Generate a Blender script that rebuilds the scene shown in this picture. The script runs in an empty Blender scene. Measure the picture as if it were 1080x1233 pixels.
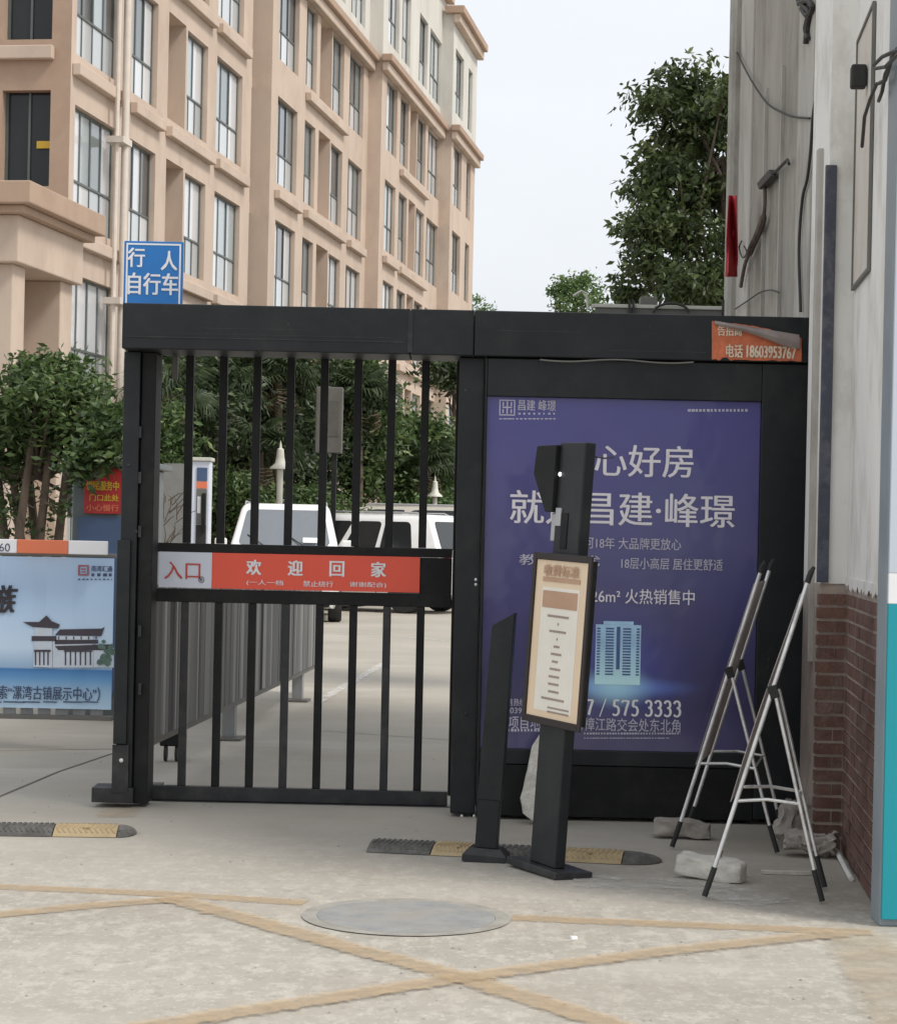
import bpy, math, random
import numpy as np
from mathutils import Vector, Matrix, Euler
random.seed(7); RNG = np.random.default_rng(7)
SC = bpy.context.scene
COL = SC.collection
R = math.radians
# ------------------------------------------------------------------ camera, sky, sun, exposure
F = 2600.0; H = 1.5; TH = 0.0215; CX = 540.0; CY = 640.0
CT, ST = math.cos(TH), math.sin(TH)
cam = bpy.data.cameras.new('camera'); camo = bpy.data.objects.new('camera', cam); COL.objects.link(camo)
camo.location = (0, 0, H)
cam.sensor_fit = 'HORIZONTAL'; cam.sensor_width = 36; cam.lens = 36*F/1080
cam.shift_x = 0; cam.shift_y = (CY-616.5)/1080
cam.clip_start = .1; cam.clip_end = 2000
mr = Matrix(((CT, -ST, 0), (0, 0, -1), (ST, CT, 0)))      # columns: right, up, back
camo.rotation_euler = mr.to_euler()
SC.camera = camo
SUN_AZ = Vector((.78, -.46)); SUN_EL = 50
w = bpy.data.worlds.new('World'); SC.world = w; w.use_nodes = True
nt = w.node_tree; nt.nodes.clear()
sky = nt.nodes.new('ShaderNodeTexSky'); sky.sky_type = 'NISHITA'; sky.sun_disc = False
sky.sun_elevation = R(SUN_EL); sky.sun_rotation = math.atan2(SUN_AZ.x, SUN_AZ.y)
sky.air_density = 1.0; sky.dust_density = 4.0; sky.ozone_density = 1.5
hs = nt.nodes.new('ShaderNodeHueSaturation'); hs.inputs['Saturation'].default_value = .45
cm = nt.nodes.new('ShaderNodeMix'); cm.data_type = 'RGBA'; cm.inputs[0].default_value = .72
cm.inputs[7].default_value = (9.6, 9.95, 10.4, 1)         # thin bright cloud deck over the whole sky
bg = nt.nodes.new('ShaderNodeBackground'); bg.inputs[1].default_value = .090
wo = nt.nodes.new('ShaderNodeOutputWorld')
nt.links.new(sky.outputs[0], hs.inputs['Color']); nt.links.new(hs.outputs[0], cm.inputs[6])
tc = nt.nodes.new('ShaderNodeTexCoord'); cn = nt.nodes.new('ShaderNodeTexNoise'); cn.inputs['Scale'].default_value = 2.2; cn.inputs['Detail'].default_value = 6
cmp_ = nt.nodes.new('ShaderNodeMapping'); cmp_.inputs['Scale'].default_value = (1, 1, 2.5)
cr_ = nt.nodes.new('ShaderNodeMapRange'); cr_.inputs[1].default_value = .3; cr_.inputs[2].default_value = .7; cr_.inputs[3].default_value = .93; cr_.inputs[4].default_value = 1.06
vm = nt.nodes.new('ShaderNodeVectorMath'); vm.operation = 'SCALE'
nt.links.new(tc.outputs['Generated'], cmp_.inputs[0]); nt.links.new(cmp_.outputs[0], cn.inputs['Vector']); nt.links.new(cn.outputs[0], cr_.inputs[0]); nt.links.new(cr_.outputs[0], vm.inputs['Scale'])
nt.links.new(cm.outputs[2], vm.inputs[0]); nt.links.new(vm.outputs[0], bg.inputs[0]); nt.links.new(bg.outputs[0], wo.inputs[0])
sl = bpy.data.lights.new('sun', 'SUN'); sl.energy = 1.9; sl.angle = R(14); sl.color = (1, .95, .87)
so = bpy.data.objects.new('sun', sl); COL.objects.link(so)
a2 = SUN_AZ.normalized()*math.cos(R(SUN_EL))
so.rotation_euler = Vector((a2.x, a2.y, math.sin(R(SUN_EL)))).to_track_quat('Z', 'Y').to_euler()
SC.view_settings.view_transform = 'Standard'; SC.view_settings.look = 'None'
SC.view_settings.exposure = 0.37; SC.view_settings.gamma = 1; SC.view_settings.use_curve_mapping = False
SC.cycles.max_bounces = 6; SC.cycles.transparent_max_bounces = 12

# ------------------------------------------------------------------ measuring helpers (photo point -> place)
def ray(px, py):
    dx, du = px-CX, CY-py
    return ((dx*CT-du*ST)/F, (dx*ST+du*CT)/F)              # X/Y , (Z-H)/Y
def at(px, py, Y):
    a, b = ray(px, py); return Vector((a*Y, Y, H+b*Y))
def G(px, py, z=0):
    a, b = ray(px, py); Y = (z-H)/b; return Vector((a*Y, Y, z))

# ------------------------------------------------------------------ materials
MATS = {}
def mat(name, col, rough=.7, metal=0, var=.12, scale=5, bump=0, stretch=(1, 1, 1), coat=0, bscale=None, spec=.5, detail=5, dirt=None, dirt_amt=.5, dirt_scale=2.0):
    m = bpy.data.materials.new(name); m.use_nodes = True; n = m.node_tree; N = n.nodes; L = n.links
    b = N['Principled BSDF']; b.inputs['Roughness'].default_value = rough; b.inputs['Metallic'].default_value = metal
    b.inputs['Coat Weight'].default_value = coat; b.inputs['Coat Roughness'].default_value = .06; b.inputs['Specular IOR Level'].default_value = spec
    g = N.new('ShaderNodeNewGeometry'); mp = N.new('ShaderNodeMapping'); mp.inputs['Scale'].default_value = stretch
    L.new(g.outputs['Position'], mp.inputs[0])
    no = N.new('ShaderNodeTexNoise'); no.inputs['Scale'].default_value = scale; no.inputs['Detail'].default_value = detail; no.inputs['Roughness'].default_value = .62
    L.new(mp.outputs[0], no.inputs['Vector'])
    r = N.new('ShaderNodeValToRGB'); r.color_ramp.elements[0].position = .3; r.color_ramp.elements[1].position = .72
    r.color_ramp.elements[0].color = tuple(c*(1-var) for c in col)+(1,); r.color_ramp.elements[1].color = tuple(min(1, c*(1+var)) for c in col)+(1,)
    L.new(no.outputs[0], r.inputs[0]); out = r.outputs[0]
    if dirt:
        n2 = N.new('ShaderNodeTexNoise'); n2.inputs['Scale'].default_value = dirt_scale; n2.inputs['Detail'].default_value = 8; n2.inputs['Roughness'].default_value = .7
        L.new(mp.outputs[0], n2.inputs['Vector'])
        r2 = N.new('ShaderNodeValToRGB'); r2.color_ramp.elements[0].position = .48; r2.color_ramp.elements[1].position = .68
        r2.color_ramp.elements[1].color = (dirt_amt,)*3+(1,)
        L.new(n2.outputs[0], r2.inputs[0])
        mx = N.new('ShaderNodeMix'); mx.data_type = 'RGBA'; L.new(r2.outputs[0], mx.inputs[0]); L.new(out, mx.inputs[6]); mx.inputs[7].default_value = tuple(dirt)+(1,)
        out = mx.outputs[2]
    L.new(out, b.inputs['Base Color'])
    if bump:
        nb = N.new('ShaderNodeTexNoise'); nb.inputs['Scale'].default_value = bscale or scale*6; nb.inputs['Detail'].default_value = 4
        L.new(mp.outputs[0], nb.inputs['Vector'])
        bp = N.new('ShaderNodeBump'); bp.inputs['Strength'].default_value = bump; bp.inputs['Distance'].default_value = .01
        L.new(nb.outputs[0], bp.inputs['Height']); L.new(bp.outputs[0], b.inputs['Normal'])
    MATS[name] = m; m['_out'] = 0
    return m
M_black = mat('black_painted_steel', (.011, .0135, .0155), .45, spec=.35, var=.3, scale=3, bump=.12, bscale=14, dirt=(.04, .04, .037), dirt_amt=.4, dirt_scale=3.5)
def scuff(m, col=(.16, .16, .155), p=.70, sc=26, st=(1, 1, .25)):
    N, L = m.node_tree.nodes, m.node_tree.links; b = N['Principled BSDF']; src = b.inputs['Base Color'].links[0].from_socket
    g = N.new('ShaderNodeNewGeometry'); mp = N.new('ShaderNodeMapping'); mp.inputs['Scale'].default_value = st; L.new(g.outputs['Position'], mp.inputs[0])
    n = N.new('ShaderNodeTexNoise'); n.inputs['Scale'].default_value = sc; n.inputs['Detail'].default_value = 9; n.inputs['Roughness'].default_value = .75; L.new(mp.outputs[0], n.inputs['Vector'])
    r = N.new('ShaderNodeValToRGB'); r.color_ramp.elements[0].position = p; r.color_ramp.elements[1].position = p+.05; r.color_ramp.elements[1].color = (.7, .7, .7, 1); L.new(n.outputs[0], r.inputs[0])
    x = N.new('ShaderNodeMix'); x.data_type = 'RGBA'; L.new(r.outputs[0], x.inputs[0]); L.new(src, x.inputs[6]); x.inputs[7].default_value = col+(1,); L.new(x.outputs[2], b.inputs['Base Color'])
scuff(M_black, p=.665)
M_blackd = mat('matt_black_steel', (.007, .0075, .0075), .6, spec=.3, var=.25, scale=3, dirt=(.03, .029, .026), dirt_amt=.4, dirt_scale=6)
M_rail = mat('grey_black_rail', (.022, .023, .025), .45, spec=.4, var=.3, scale=6, dirt=(.09, .085, .078), dirt_amt=.4, dirt_scale=7)
M_alu = mat('brushed_aluminium', (.72, .72, .71), .38, .6, var=.15, scale=9, dirt=(.3, .28, .26), dirt_amt=.5, dirt_scale=12)
M_rubber = mat('black_rubber', (.02, .02, .02), .7, var=.2)
M_tan = mat('tan_stucco', (.53, .425, .345), .9, var=.06, scale=1.1, bump=.15, bscale=25, stretch=(1, 1, .55), dirt=(.38, .285, .22), dirt_amt=.5, dirt_scale=.9)
M_tand = mat('brown_trim_and_shade_stucco', (.40, .285, .21), .9, var=.10, scale=1.2, bump=.15, bscale=25, dirt=(.33, .23, .17), dirt_amt=.5, dirt_scale=1.4)  # brown trim; also carries painted shade on the end and slot walls
M_cream = mat('cream_white_stucco', (.60, .58, .53), .9, var=.08, scale=1.2, stretch=(1, 1, .18), dirt=(.42, .39, .34), dirt_amt=.5, dirt_scale=1.4)
M_frame = mat('grey_green_window_frame', (.10, .115, .11), .45, var=.1)
M_room = mat('dark_room', (.035, .032, .03), .9, var=.3)
M_pipe = mat('pale_plastic_pipe', (.62, .55, .48), .5, var=.08)
M_pave = None
M_stone = mat('pale_concrete_block', (.62, .59, .53), .92, var=.16, scale=9, bump=.9, bscale=30, dirt=(.27, .25, .22), dirt_amt=.5, dirt_scale=5)
M_stone2 = mat('grey_brown_rock', (.36, .33, .295), .92, var=.2, scale=9, bump=.9, bscale=25, dirt=(.16, .14, .12), dirt_amt=.6, dirt_scale=5)
M_brick = mat('dark_red_brick', (.165, .088, .070), .88, var=.34, scale=9, bump=.7, bscale=60, dirt=(.26, .21, .18), dirt_amt=.65, dirt_scale=5)
M_mortar = mat('grey_mortar', (.44, .37, .32), .95, var=.2, scale=8, bump=.4)
M_plaster = mat('white_lime_plaster', (.80, .785, .75), .9, var=.05, scale=3, bump=.35, bscale=9, stretch=(1, 1, .5), dirt=(.46, .42, .36), dirt_amt=.6, dirt_scale=3.2)
M_conc = mat('weathered_render', (.34, .32, .28), .93, var=.2, scale=2.0, bump=.5, bscale=14, stretch=(1, 1, .30), dirt=(.15, .13, .11), dirt_amt=.75, dirt_scale=2.6)
M_conc2 = mat('pale_weathered_render', (.46, .44, .40), .93, var=.12, scale=2.4, bump=.5, bscale=14, stretch=(1, 1, .32), dirt=(.20, .175, .15), dirt_amt=.75, dirt_scale=2.8)
M_cable = mat('dark_cable', (.045, .042, .04), .7)
M_bark = mat('brown_bark', (.10, .075, .055), .95, var=.35, scale=12, bump=.8, stretch=(1, 1, .3))
M_navy = mat('navy_painted_board', (.055, .06, .085), .6, var=.2, scale=6, dirt=(.25, .25, .27), dirt_amt=.35, dirt_scale=9)
M_white = mat('white_print', (.80, .80, .82), .5, var=.03)
M_wcar = mat('white_car_paint', (.80, .80, .79), .25, var=.02, coat=.8)
M_beige = mat('beige_car_paint', (.46, .43, .37), .3, var=.03, coat=.6)
M_glass = mat('tinted_glass', (.02, .023, .025), .12, spec=.35, var=.05, coat=0)
M_wshield = mat('windscreen_glass', (.16, .18, .20), .05, var=.05, coat=1)
M_chrome = mat('wheel_alloy', (.55, .55, .55), .3, .8, var=.05)
M_red = mat('red_lamp_plastic', (.35, .02, .02), .25, coat=.5)
M_lampg = mat('headlamp_plastic', (.6, .62, .65), .15, coat=1)
M_gfence = mat('weathered_grey_pale', (.17, .17, .168), .6, var=.35, scale=5, stretch=(1, 1, .08), dirt=(.10, .095, .09), dirt_amt=.6, dirt_scale=4)
M_gfence2 = mat('light_grey_pale', (.28, .282, .285), .5, var=.25, scale=5, stretch=(1, 1, .08), dirt=(.16, .15, .14), dirt_amt=.5, dirt_scale=4)
M_orange = mat('orange_print', (.72, .19, .09), .55, var=.05)
M_signred = mat('coral_red_print', (.80, .095, .05), .45, var=.03)
M_signw = mat('pale_blue_white_print', (.66, .69, .78), .4, var=.02)
M_textred = mat('red_ink', (.55, .07, .05), .5)
M_blue = mat('blue_road_sign', (.012, .17, .50), .4, var=.05)
M_redn = mat('dark_red_notice', (.42, .02, .02), .5, var=.15)
M_yel = mat('yellow_ink', (.65, .42, .04), .6)
M_dblue = mat('dull_blue_panel', (.06, .10, .19), .5, var=.12)
M_boothg = mat('booth_grey_green', (.10, .12, .12), .4, var=.15)
M_silver = mat('silver_plate', (.45, .45, .46), .4, .4)
M_grey = mat('mid_grey_metal', (.15, .145, .13), .6, var=.15, dirt=(.13, .12, .1), dirt_amt=.5)
M_teal = mat('teal_panel', (.006, .29, .35), .45, var=.03, scale=1)
M_pgrey = mat('pale_blue_grey_panel', (.52, .57, .64), .45, var=.03, scale=1)
M_edge = mat('grey_panel_edge', (.24, .28, .31), .5, var=.12, scale=3)
M_flag = mat('red_cloth', (.42, .02, .03), .8, var=.25, scale=14, stretch=(1, 1, .3))
M_pale = mat('pale_painted_metal', (.58, .57, .50), .5, var=.1)
M_pnotice = mat('faded_paper_notice', (.62, .59, .53), .7, var=.08, scale=4, dirt=(.55, .30, .22), dirt_amt=.35, dirt_scale=3)
M_ink = mat('dark_ink', (.04, .035, .04), .7)
M_soil = mat('soil', (.07, .055, .04), 1, var=.4, scale=9)
M_curtain = mat('curtain_white', (.6, .6, .6), .9, var=.05)

def nodes(m): return m.node_tree.nodes, m.node_tree.links, m.node_tree.nodes['Principled BSDF']
def leafmat(name, cols, rough=.45):
    m = bpy.data.materials.new(name); m.use_nodes = True; N, L, b = nodes(m)
    at_ = N.new('ShaderNodeAttribute'); at_.attribute_name = 'tone'
    r = N.new('ShaderNodeValToRGB'); el = r.color_ramp.elements
    el[0].color = cols[0]+(1,); el[1].color = cols[-1]+(1,)
    for i, c in enumerate(cols[1:-1]):
        e = el.new((i+1)/(len(cols)-1)); e.color = c+(1,)
    L.new(at_.outputs['Fac'], r.inputs[0]); L.new(r.outputs[0], b.inputs['Base Color'])
    b.inputs['Roughness'].default_value = rough
    b.inputs['Subsurface Weight'].default_value = 0
    tr = N.new('ShaderNodeBsdfTranslucent'); L.new(r.outputs[0], tr.inputs[0])
    mx = N.new('ShaderNodeMixShader'); mx.inputs[0].default_value = .3
    L.new(b.outputs[0], mx.inputs[1]); L.new(tr.outputs[0], mx.inputs[2]); L.new(mx.outputs[0], N['Material Output'].inputs[0])
    return m
L_dark = leafmat('evergreen_leaf', [(.022, .038, .015), (.045, .072, .028), (.08, .115, .045), (.17, .20, .10)])
L_tree = leafmat('broad_evergreen_leaf', [(.030, .048, .016), (.065, .095, .03), (.12, .155, .05), (.24, .27, .12)])
L_mid = leafmat('shrub_leaf', [(.034, .062, .020), (.075, .125, .038), (.125, .19, .058), (.24, .29, .10)])
L_light = leafmat('light_leaf', [(.07, .12, .04), (.11, .19, .06), (.17, .26, .09), (.24, .33, .13)])
L_palm = leafmat('palm_leaf', [(.03, .05, .022), (.055, .085, .038), (.10, .14, .06), (.19, .22, .12)])
L_dry = leafmat('dry_palm_leaf', [(.12, .09, .05), (.20, .16, .09), (.3, .25, .15), (.36, .3, .2)])

def ground_mat():
    m = bpy.data.materials.new('worn_concrete_paving'); m.use_nodes = True; N, L, b = nodes(m)
    g = N.new('ShaderNodeNewGeometry')
    def noise(sc, det, ro, st=(1, 1, 1)):
        mp = N.new('ShaderNodeMapping'); mp.inputs['Scale'].default_value = st; L.new(g.outputs['Position'], mp.inputs[0])
        n = N.new('ShaderNodeTexNoise'); n.inputs['Scale'].default_value = sc; n.inputs['Detail'].default_value = det; n.inputs['Roughness'].default_value = ro
        L.new(mp.outputs[0], n.inputs['Vector']); return n.outputs[0]
    def ramp(src, p0, c0, p1, c1):
        r = N.new('ShaderNodeValToRGB'); r.color_ramp.elements[0].position = p0; r.color_ramp.elements[1].position = p1
        r.color_ramp.elements[0].color = c0+(1,); r.color_ramp.elements[1].color = c1+(1,); L.new(src, r.inputs[0]); return r.outputs[0]
    def mix(f, a, c, mode='MIX'):
        x = N.new('ShaderNodeMix'); x.data_type = 'RGBA'; x.blend_type = mode
        if isinstance(f, float): x.inputs[0].default_value = f
        else: L.new(f, x.inputs[0])
        for s, i in ((a, 6), (c, 7)):
            if isinstance(s, tuple): x.inputs[i].default_value = s+(1,)
            else: L.new(s, x.inputs[i])
        return x.outputs[2]
    base = ramp(noise(.55, 5, .6), .3, (.335, .31, .265), .7, (.425, .39, .335))
    fl = ramp(noise(11, 7, .74, (1, .6, 1)), .5, (0, 0, 0), .58, (1, 1, 1))
    fl2 = ramp(noise(30, 6, .74, (1, .7, 1)), .54, (0, 0, 0), .64, (1, 1, 1))
    dk = ramp(noise(13, 7, .72, (.8, .7, 1)), .55, (0, 0, 0), .66, (1, 1, 1))
    sp = N.new('ShaderNodeTexVoronoi'); sp.inputs['Scale'].default_value = 70; L.new(g.outputs['Position'], sp.inputs[0])
    # exposed aggregate where the surface is worn: the street side, away from the gate
    sx = N.new('ShaderNodeSeparateXYZ'); L.new(g.outputs['Position'], sx.inputs[0])
    wr = N.new('ShaderNodeMapRange'); wr.inputs[1].default_value = 10.6; wr.inputs[2].default_value = 8.6; wr.inputs[3].default_value = .12; wr.inputs[4].default_value = 1
    L.new(sx.outputs[1], wr.inputs[0])
    def mul(a, v):
        x = N.new('ShaderNodeMath'); x.operation = 'MULTIPLY'; L.new(a, x.inputs[0])
        if isinstance(v, float): x.inputs[1].default_value = v
        else: L.new(v, x.inputs[1])
        return x.outputs[0]
    c = mix(mul(mul(fl, .5), wr.outputs[0]), base, (.54, .505, .44))
    c = mix(mul(mul(fl2, .5), wr.outputs[0]), c, (.61, .575, .51))
    c = mix(mul(mul(dk, .45), wr.outputs[0]), c, (.23, .205, .18))
    # grey swept film by the gate and stains
    st = ramp(noise(1.1, 7, .65, (.5, 1, 1)), .48, (0, 0, 0), .7, (1, 1, 1))
    c = mix(mul(st, .40), c, (.30, .26, .21))
    st2 = ramp(noise(.8, 6, .6, (.35, 1.3, 1)), .56, (0, 0, 0), .72, (1, 1, 1))
    c = mix(mul(st2, .5), c, (.50, .47, .43))
    L.new(c, b.inputs['Base Color']); b.inputs['Roughness'].default_value = .88
    bp = N.new('ShaderNodeBump'); bp.inputs['Strength'].default_value = .5; bp.inputs['Distance'].default_value = .006
    L.new(noise(38, 5, .7), bp.inputs['Height']); L.new(bp.outputs[0], b.inputs['Normal'])
    return m
M_ground = ground_mat()
def worn_paint(name, col, cover=.5, scale=9, soft=.12):
    m = bpy.data.materials.new(name); m.use_nodes = True; N, L, b = nodes(m)
    g = N.new('ShaderNodeNewGeometry'); n = N.new('ShaderNodeTexNoise'); n.inputs['Scale'].default_value = scale; n.inputs['Detail'].default_value = 8; n.inputs['Roughness'].default_value = .72
    L.new(g.outputs['Position'], n.inputs['Vector'])
    r = N.new('ShaderNodeValToRGB'); r.color_ramp.elements[0].position = cover-soft; r.color_ramp.elements[1].position = cover+soft
    r.color_ramp.elements[0].color = (.08,)*3+(1,); r.color_ramp.elements[1].color = (.80,)*3+(1,); L.new(n.outputs[0], r.inputs[0])
    b.inputs['Base Color'].default_value = col+(1,); b.inputs['Roughness'].default_value = .85
    ea = N.new('ShaderNodeAttribute'); ea.attribute_name = 'edge'; n2 = N.new('ShaderNodeTexNoise'); n2.inputs['Scale'].default_value = 28; n2.inputs['Detail'].default_value = 6; L.new(g.outputs['Position'], n2.inputs['Vector'])
    ad = N.new('ShaderNodeMath'); ad.operation = 'ADD'; L.new(ea.outputs['Fac'], ad.inputs[0]); L.new(n2.outputs[0], ad.inputs[1])
    er = N.new('ShaderNodeMapRange'); er.interpolation_type = 'SMOOTHSTEP'; er.inputs[1].default_value = .58; er.inputs[2].default_value = .95; L.new(ad.outputs[0], er.inputs[0])
    ml = N.new('ShaderNodeMath'); ml.operation = 'MULTIPLY'; L.new(er.outputs[0], ml.inputs[0]); L.new(r.outputs[0], ml.inputs[1]); L.new(ml.outputs[0], b.inputs['Alpha'])
    return m
M_ypaint = worn_paint('worn_yellow_paint', (.50, .375, .235), .40, 9, .30)
M_ypaint2 = worn_paint('very_worn_yellow_paint', (.50, .40, .28), .58, 3, .22)
M_wpaint = worn_paint('worn_white_paint', (.62, .60, .56), .42)
M_wdust = worn_paint('white_dust', (.62, .60, .56), .54, 5, .1)

# ------------------------------------------------------------------ mesh helpers
class MB:
    def __init__(s): s.v = []; s.f = []; s.m = []
    def add(s, vs, fs, mi=0):
        o = len(s.v); s.v += [tuple(v) for v in vs]; s.f += [tuple(o+i for i in f) for f in fs]; s.m += [mi]*len(fs); return s
    def hexa(s, p, mi=0):   # 8 points: bottom 4 ccw, top 4 ccw
        return s.add(p, [(3, 2, 1, 0), (4, 5, 6, 7), (0, 1, 5, 4), (1, 2, 6, 5), (2, 3, 7, 6), (3, 0, 4, 7)], mi)
    def box(s, x0, x1, y0, y1, z0, z1, mi=0):
        return s.hexa([(x0, y0, z0), (x1, y0, z0), (x1, y1, z0), (x0, y1, z0), (x0, y0, z1), (x1, y0, z1), (x1, y1, z1), (x0, y1, z1)], mi)
    def obox(s, c, e1, e2, e3, mi=0):   # centre and three half vectors
        c, a, b, d = Vector(c), Vector(e1), Vector(e2), Vector(e3)
        return s.hexa([c-a-b-d, c+a-b-d, c+a+b-d, c-a+b-d, c-a-b+d, c+a-b+d, c+a+b+d, c-a+b+d], mi)
    def quad(s, a, b, c, d, mi=0): return s.add([a, b, c, d], [(0, 1, 2, 3)], mi)
    def tube(s, pts, rad, n=8, mi=0, cap=True):
        pts = [Vector(p) for p in pts]; k = len(pts)
        rr = rad if isinstance(rad, (list, tuple)) else [rad]*k
        vs = []; up0 = None
        for i, p in enumerate(pts):
            t = (pts[min(i+1, k-1)]-pts[max(i-1, 0)]).normalized()
            if up0 is None: up0 = Vector((0, 0, 1)) if abs(t.z) < .9 else Vector((1, 0, 0))
            a = t.cross(up0).normalized(); b = t.cross(a).normalized(); up0 = -b if (-b).dot(up0) > 0 else b
            a = t.cross(up0).normalized(); b = a.cross(t).normalized()
            for j in range(n):
                q = 2*math.pi*j/n; vs.append(p+(a*math.cos(q)+b*math.sin(q))*rr[i])
        fs = [(i*n+j, i*n+(j+1) % n, (i+1)*n+(j+1) % n, (i+1)*n+j) for i in range(k-1) for j in range(n)]
        if cap: fs += [tuple(range(n))[::-1], tuple((k-1)*n+j for j in range(n))]
        return s.add(vs, fs, mi)
    def prism(s, poly, ext, mi=0):   # poly: list of 3d pts, ext vector
        n = len(poly); e = Vector(ext); p = [Vector(q) for q in poly]
        return s.add(p+[q+e for q in p], [tuple(range(n))[::-1], tuple(range(n, 2*n))]+[(i, (i+1) % n, n+(i+1) % n, n+i) for i in range(n)], mi)
    def lathe(s, c, prof, n=20, mi=0, axis=None):
        c = Vector(c); ax = Vector(axis).normalized() if axis else Vector((0, 0, 1))
        a = ax.orthogonal().normalized(); b = ax.cross(a); vs = []
        for r, z in prof:
            for j in range(n):
                q = 2*math.pi*j/n; vs.append(c+ax*z+(a*math.cos(q)+b*math.sin(q))*r)
        k = len(prof)
        fs = [(i*n+j, i*n+(j+1) % n, (i+1)*n+(j+1) % n, (i+1)*n+j) for i in range(k-1) for j in range(n)]
        fs += [tuple(range(n))[::-1], tuple((k-1)*n+j for j in range(n))]
        return s.add(vs, fs, mi)
    def build(s, name, m, parent=None, local=False, bevel=0, smooth=False, origin=None):
        me = bpy.data.meshes.new(name); V = np.array(s.v, dtype=float)
        ms = m if isinstance(m, (list, tuple)) else [m]
        if origin is None:
            lo, hi = V.min(0), V.max(0); c = np.array([(lo[0]+hi[0])/2, (lo[1]+hi[1])/2, lo[2]])
        else: c = np.array(origin, dtype=float)
        me.from_pydata((V-c).tolist(), [], s.f)
        for q in ms: me.materials.append(q)
        if len(ms) > 1: me.polygons.foreach_set('material_index', s.m)
        me.update(); o = bpy.data.objects.new(name, me); COL.objects.link(o)
        o.location = c
        if parent is not None:
            o.parent = parent
            if not local: o.location = Vector(c)-wloc(parent)
        if smooth:
            me.polygons.foreach_set('use_smooth', [True]*len(me.polygons))
            try: me.set_sharp_from_angle(angle=R(38))
            except Exception: pass
        if bevel:
            bm = o.modifiers.new('bevel', 'BEVEL'); bm.width = bevel; bm.segments = 2; bm.limit_method = 'ANGLE'
        return o
def wloc(o):
    v = Vector(o.location)
    while o.parent is not None: o = o.parent; v += Vector(o.location)
    return v
def tag(o, label=None, cat=None, group=None, kind=None):
    if label: o['label'] = label
    if cat: o['category'] = cat
    if group: o['group'] = group
    if kind: o['kind'] = kind
    return o
def thing(name, label, cat, loc=(0, 0, 0), rot=(0, 0, 0), group=None):
    o = bpy.data.objects.new(name, None); COL.objects.link(o); o.location = loc; o.rotation_euler = rot
    o.empty_display_size = .2
    return tag(o, label, cat, group)
def inst(src, name, parent, loc, rot=None, scale=None):
    o = bpy.data.objects.new(name, src.data if hasattr(src, 'data') else src); COL.objects.link(o); o.parent = parent; o.location = loc
    if rot is not None: o.rotation_euler = rot
    if scale is not None: o.scale = scale
    return o
def rough_block(sx, sy, sz, amp=.012, seed=0, cuts=11):
    """an irregular chipped block as (verts, faces): subdivided box pushed about by noise"""
    from mathutils import noise
    import bmesh
    bm = bmesh.new(); bmesh.ops.create_cube(bm, size=1)
    bmesh.ops.subdivide_edges(bm, edges=bm.edges[:], cuts=cuts, use_grid_fill=True)
    for v in bm.verts:
        p = v.co.copy(); q = Vector((p.x*sx, p.y*sy, p.z*sz))
        k = sum(abs(c) > .42 for c in p)
        if k >= 2: q *= .965 if k == 2 else .93
        nn = noise.noise_vector(q*9+Vector((seed*3.1, seed, 0)))*amp + noise.noise_vector(q*28+Vector((seed, 5, 0)))*amp*.6+noise.noise_vector(q*70)*amp*.3
        v.co = q+nn
    vs = [v.co.copy() for v in bm.verts]; fs = [tuple(v.index for v in f.verts) for f in bm.faces]; bm.free()
    return vs, fs

# text printed flat: fitted into the parallelogram origin + u (width) + v (height)
FONT_CACHE = {}
def lettering(txt, m, parent, o, u, v, bold=0.0, shear=0, keep=False, name='lettering', local=False, lift=.003):
    key = (txt, bold, shear)
    cu = bpy.data.curves.new('txt', 'FONT'); cu.body = txt; cu.size = 1; cu.shear = shear; cu.resolution_u = 3
    ob = bpy.data.objects.new('txt', cu); COL.objects.link(ob)
    dg = bpy.context.evaluated_depsgraph_get(); me = bpy.data.meshes.new_from_object(ob.evaluated_get(dg))
    bpy.data.objects.remove(ob)
    n = len(me.vertices); V = np.zeros(n*3); me.vertices.foreach_get('co', V); V = V.reshape(-1, 3)
    lo, hi = V.min(0), V.max(0)
    u, v = Vector(u), Vector(v); nrm = u.cross(v).normalized(); oo = Vector(o)+nrm*lift
    a = (V[:, 0]-lo[0])/(hi[0]-lo[0]); b = (V[:, 1]-lo[1])/max(1e-6, hi[1]-lo[1])
    hgt = v.length; un = u.normalized(); vn = v.normalized(); k = bold*1.1*hgt
    sh = [(0, 0)] if bold <= 0 else ([(-k, 0), (k, 0), (0, k*.6)] if bold < .015 else [(-k, -k*.5), (k, -k*.5), (-k, k*.5), (k, k*.5)])
    base = np.array(oo)[None]+a[:, None]*np.array(u)[None]+b[:, None]*np.array(v)[None]
    if len(sh) > 1:
        pl_ = [tuple(p.vertices) for p in me.polygons]; VV = []; FF = []
        for i, (dx, dy) in enumerate(sh):
            VV.append(base+np.array(un*dx+vn*dy+nrm*(.0004*i))[None]); FF += [tuple(q+i*n for q in p) for p in pl_]
        W = np.concatenate(VV); me = bpy.data.meshes.new(name); me.from_pydata(W.tolist(), [], FF)
    else: W = base
    c = W.mean(0); me.vertices.foreach_set('co', (W-c).ravel()); me.materials.clear(); me.materials.append(m); me.update()
    for p in me.polygons: p.material_index = 0
    r = bpy.data.objects.new(name, me); COL.objects.link(r); r.parent = parent
    r.location = Vector(c) if local else Vector(c)-wloc(parent)
    return r

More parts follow.
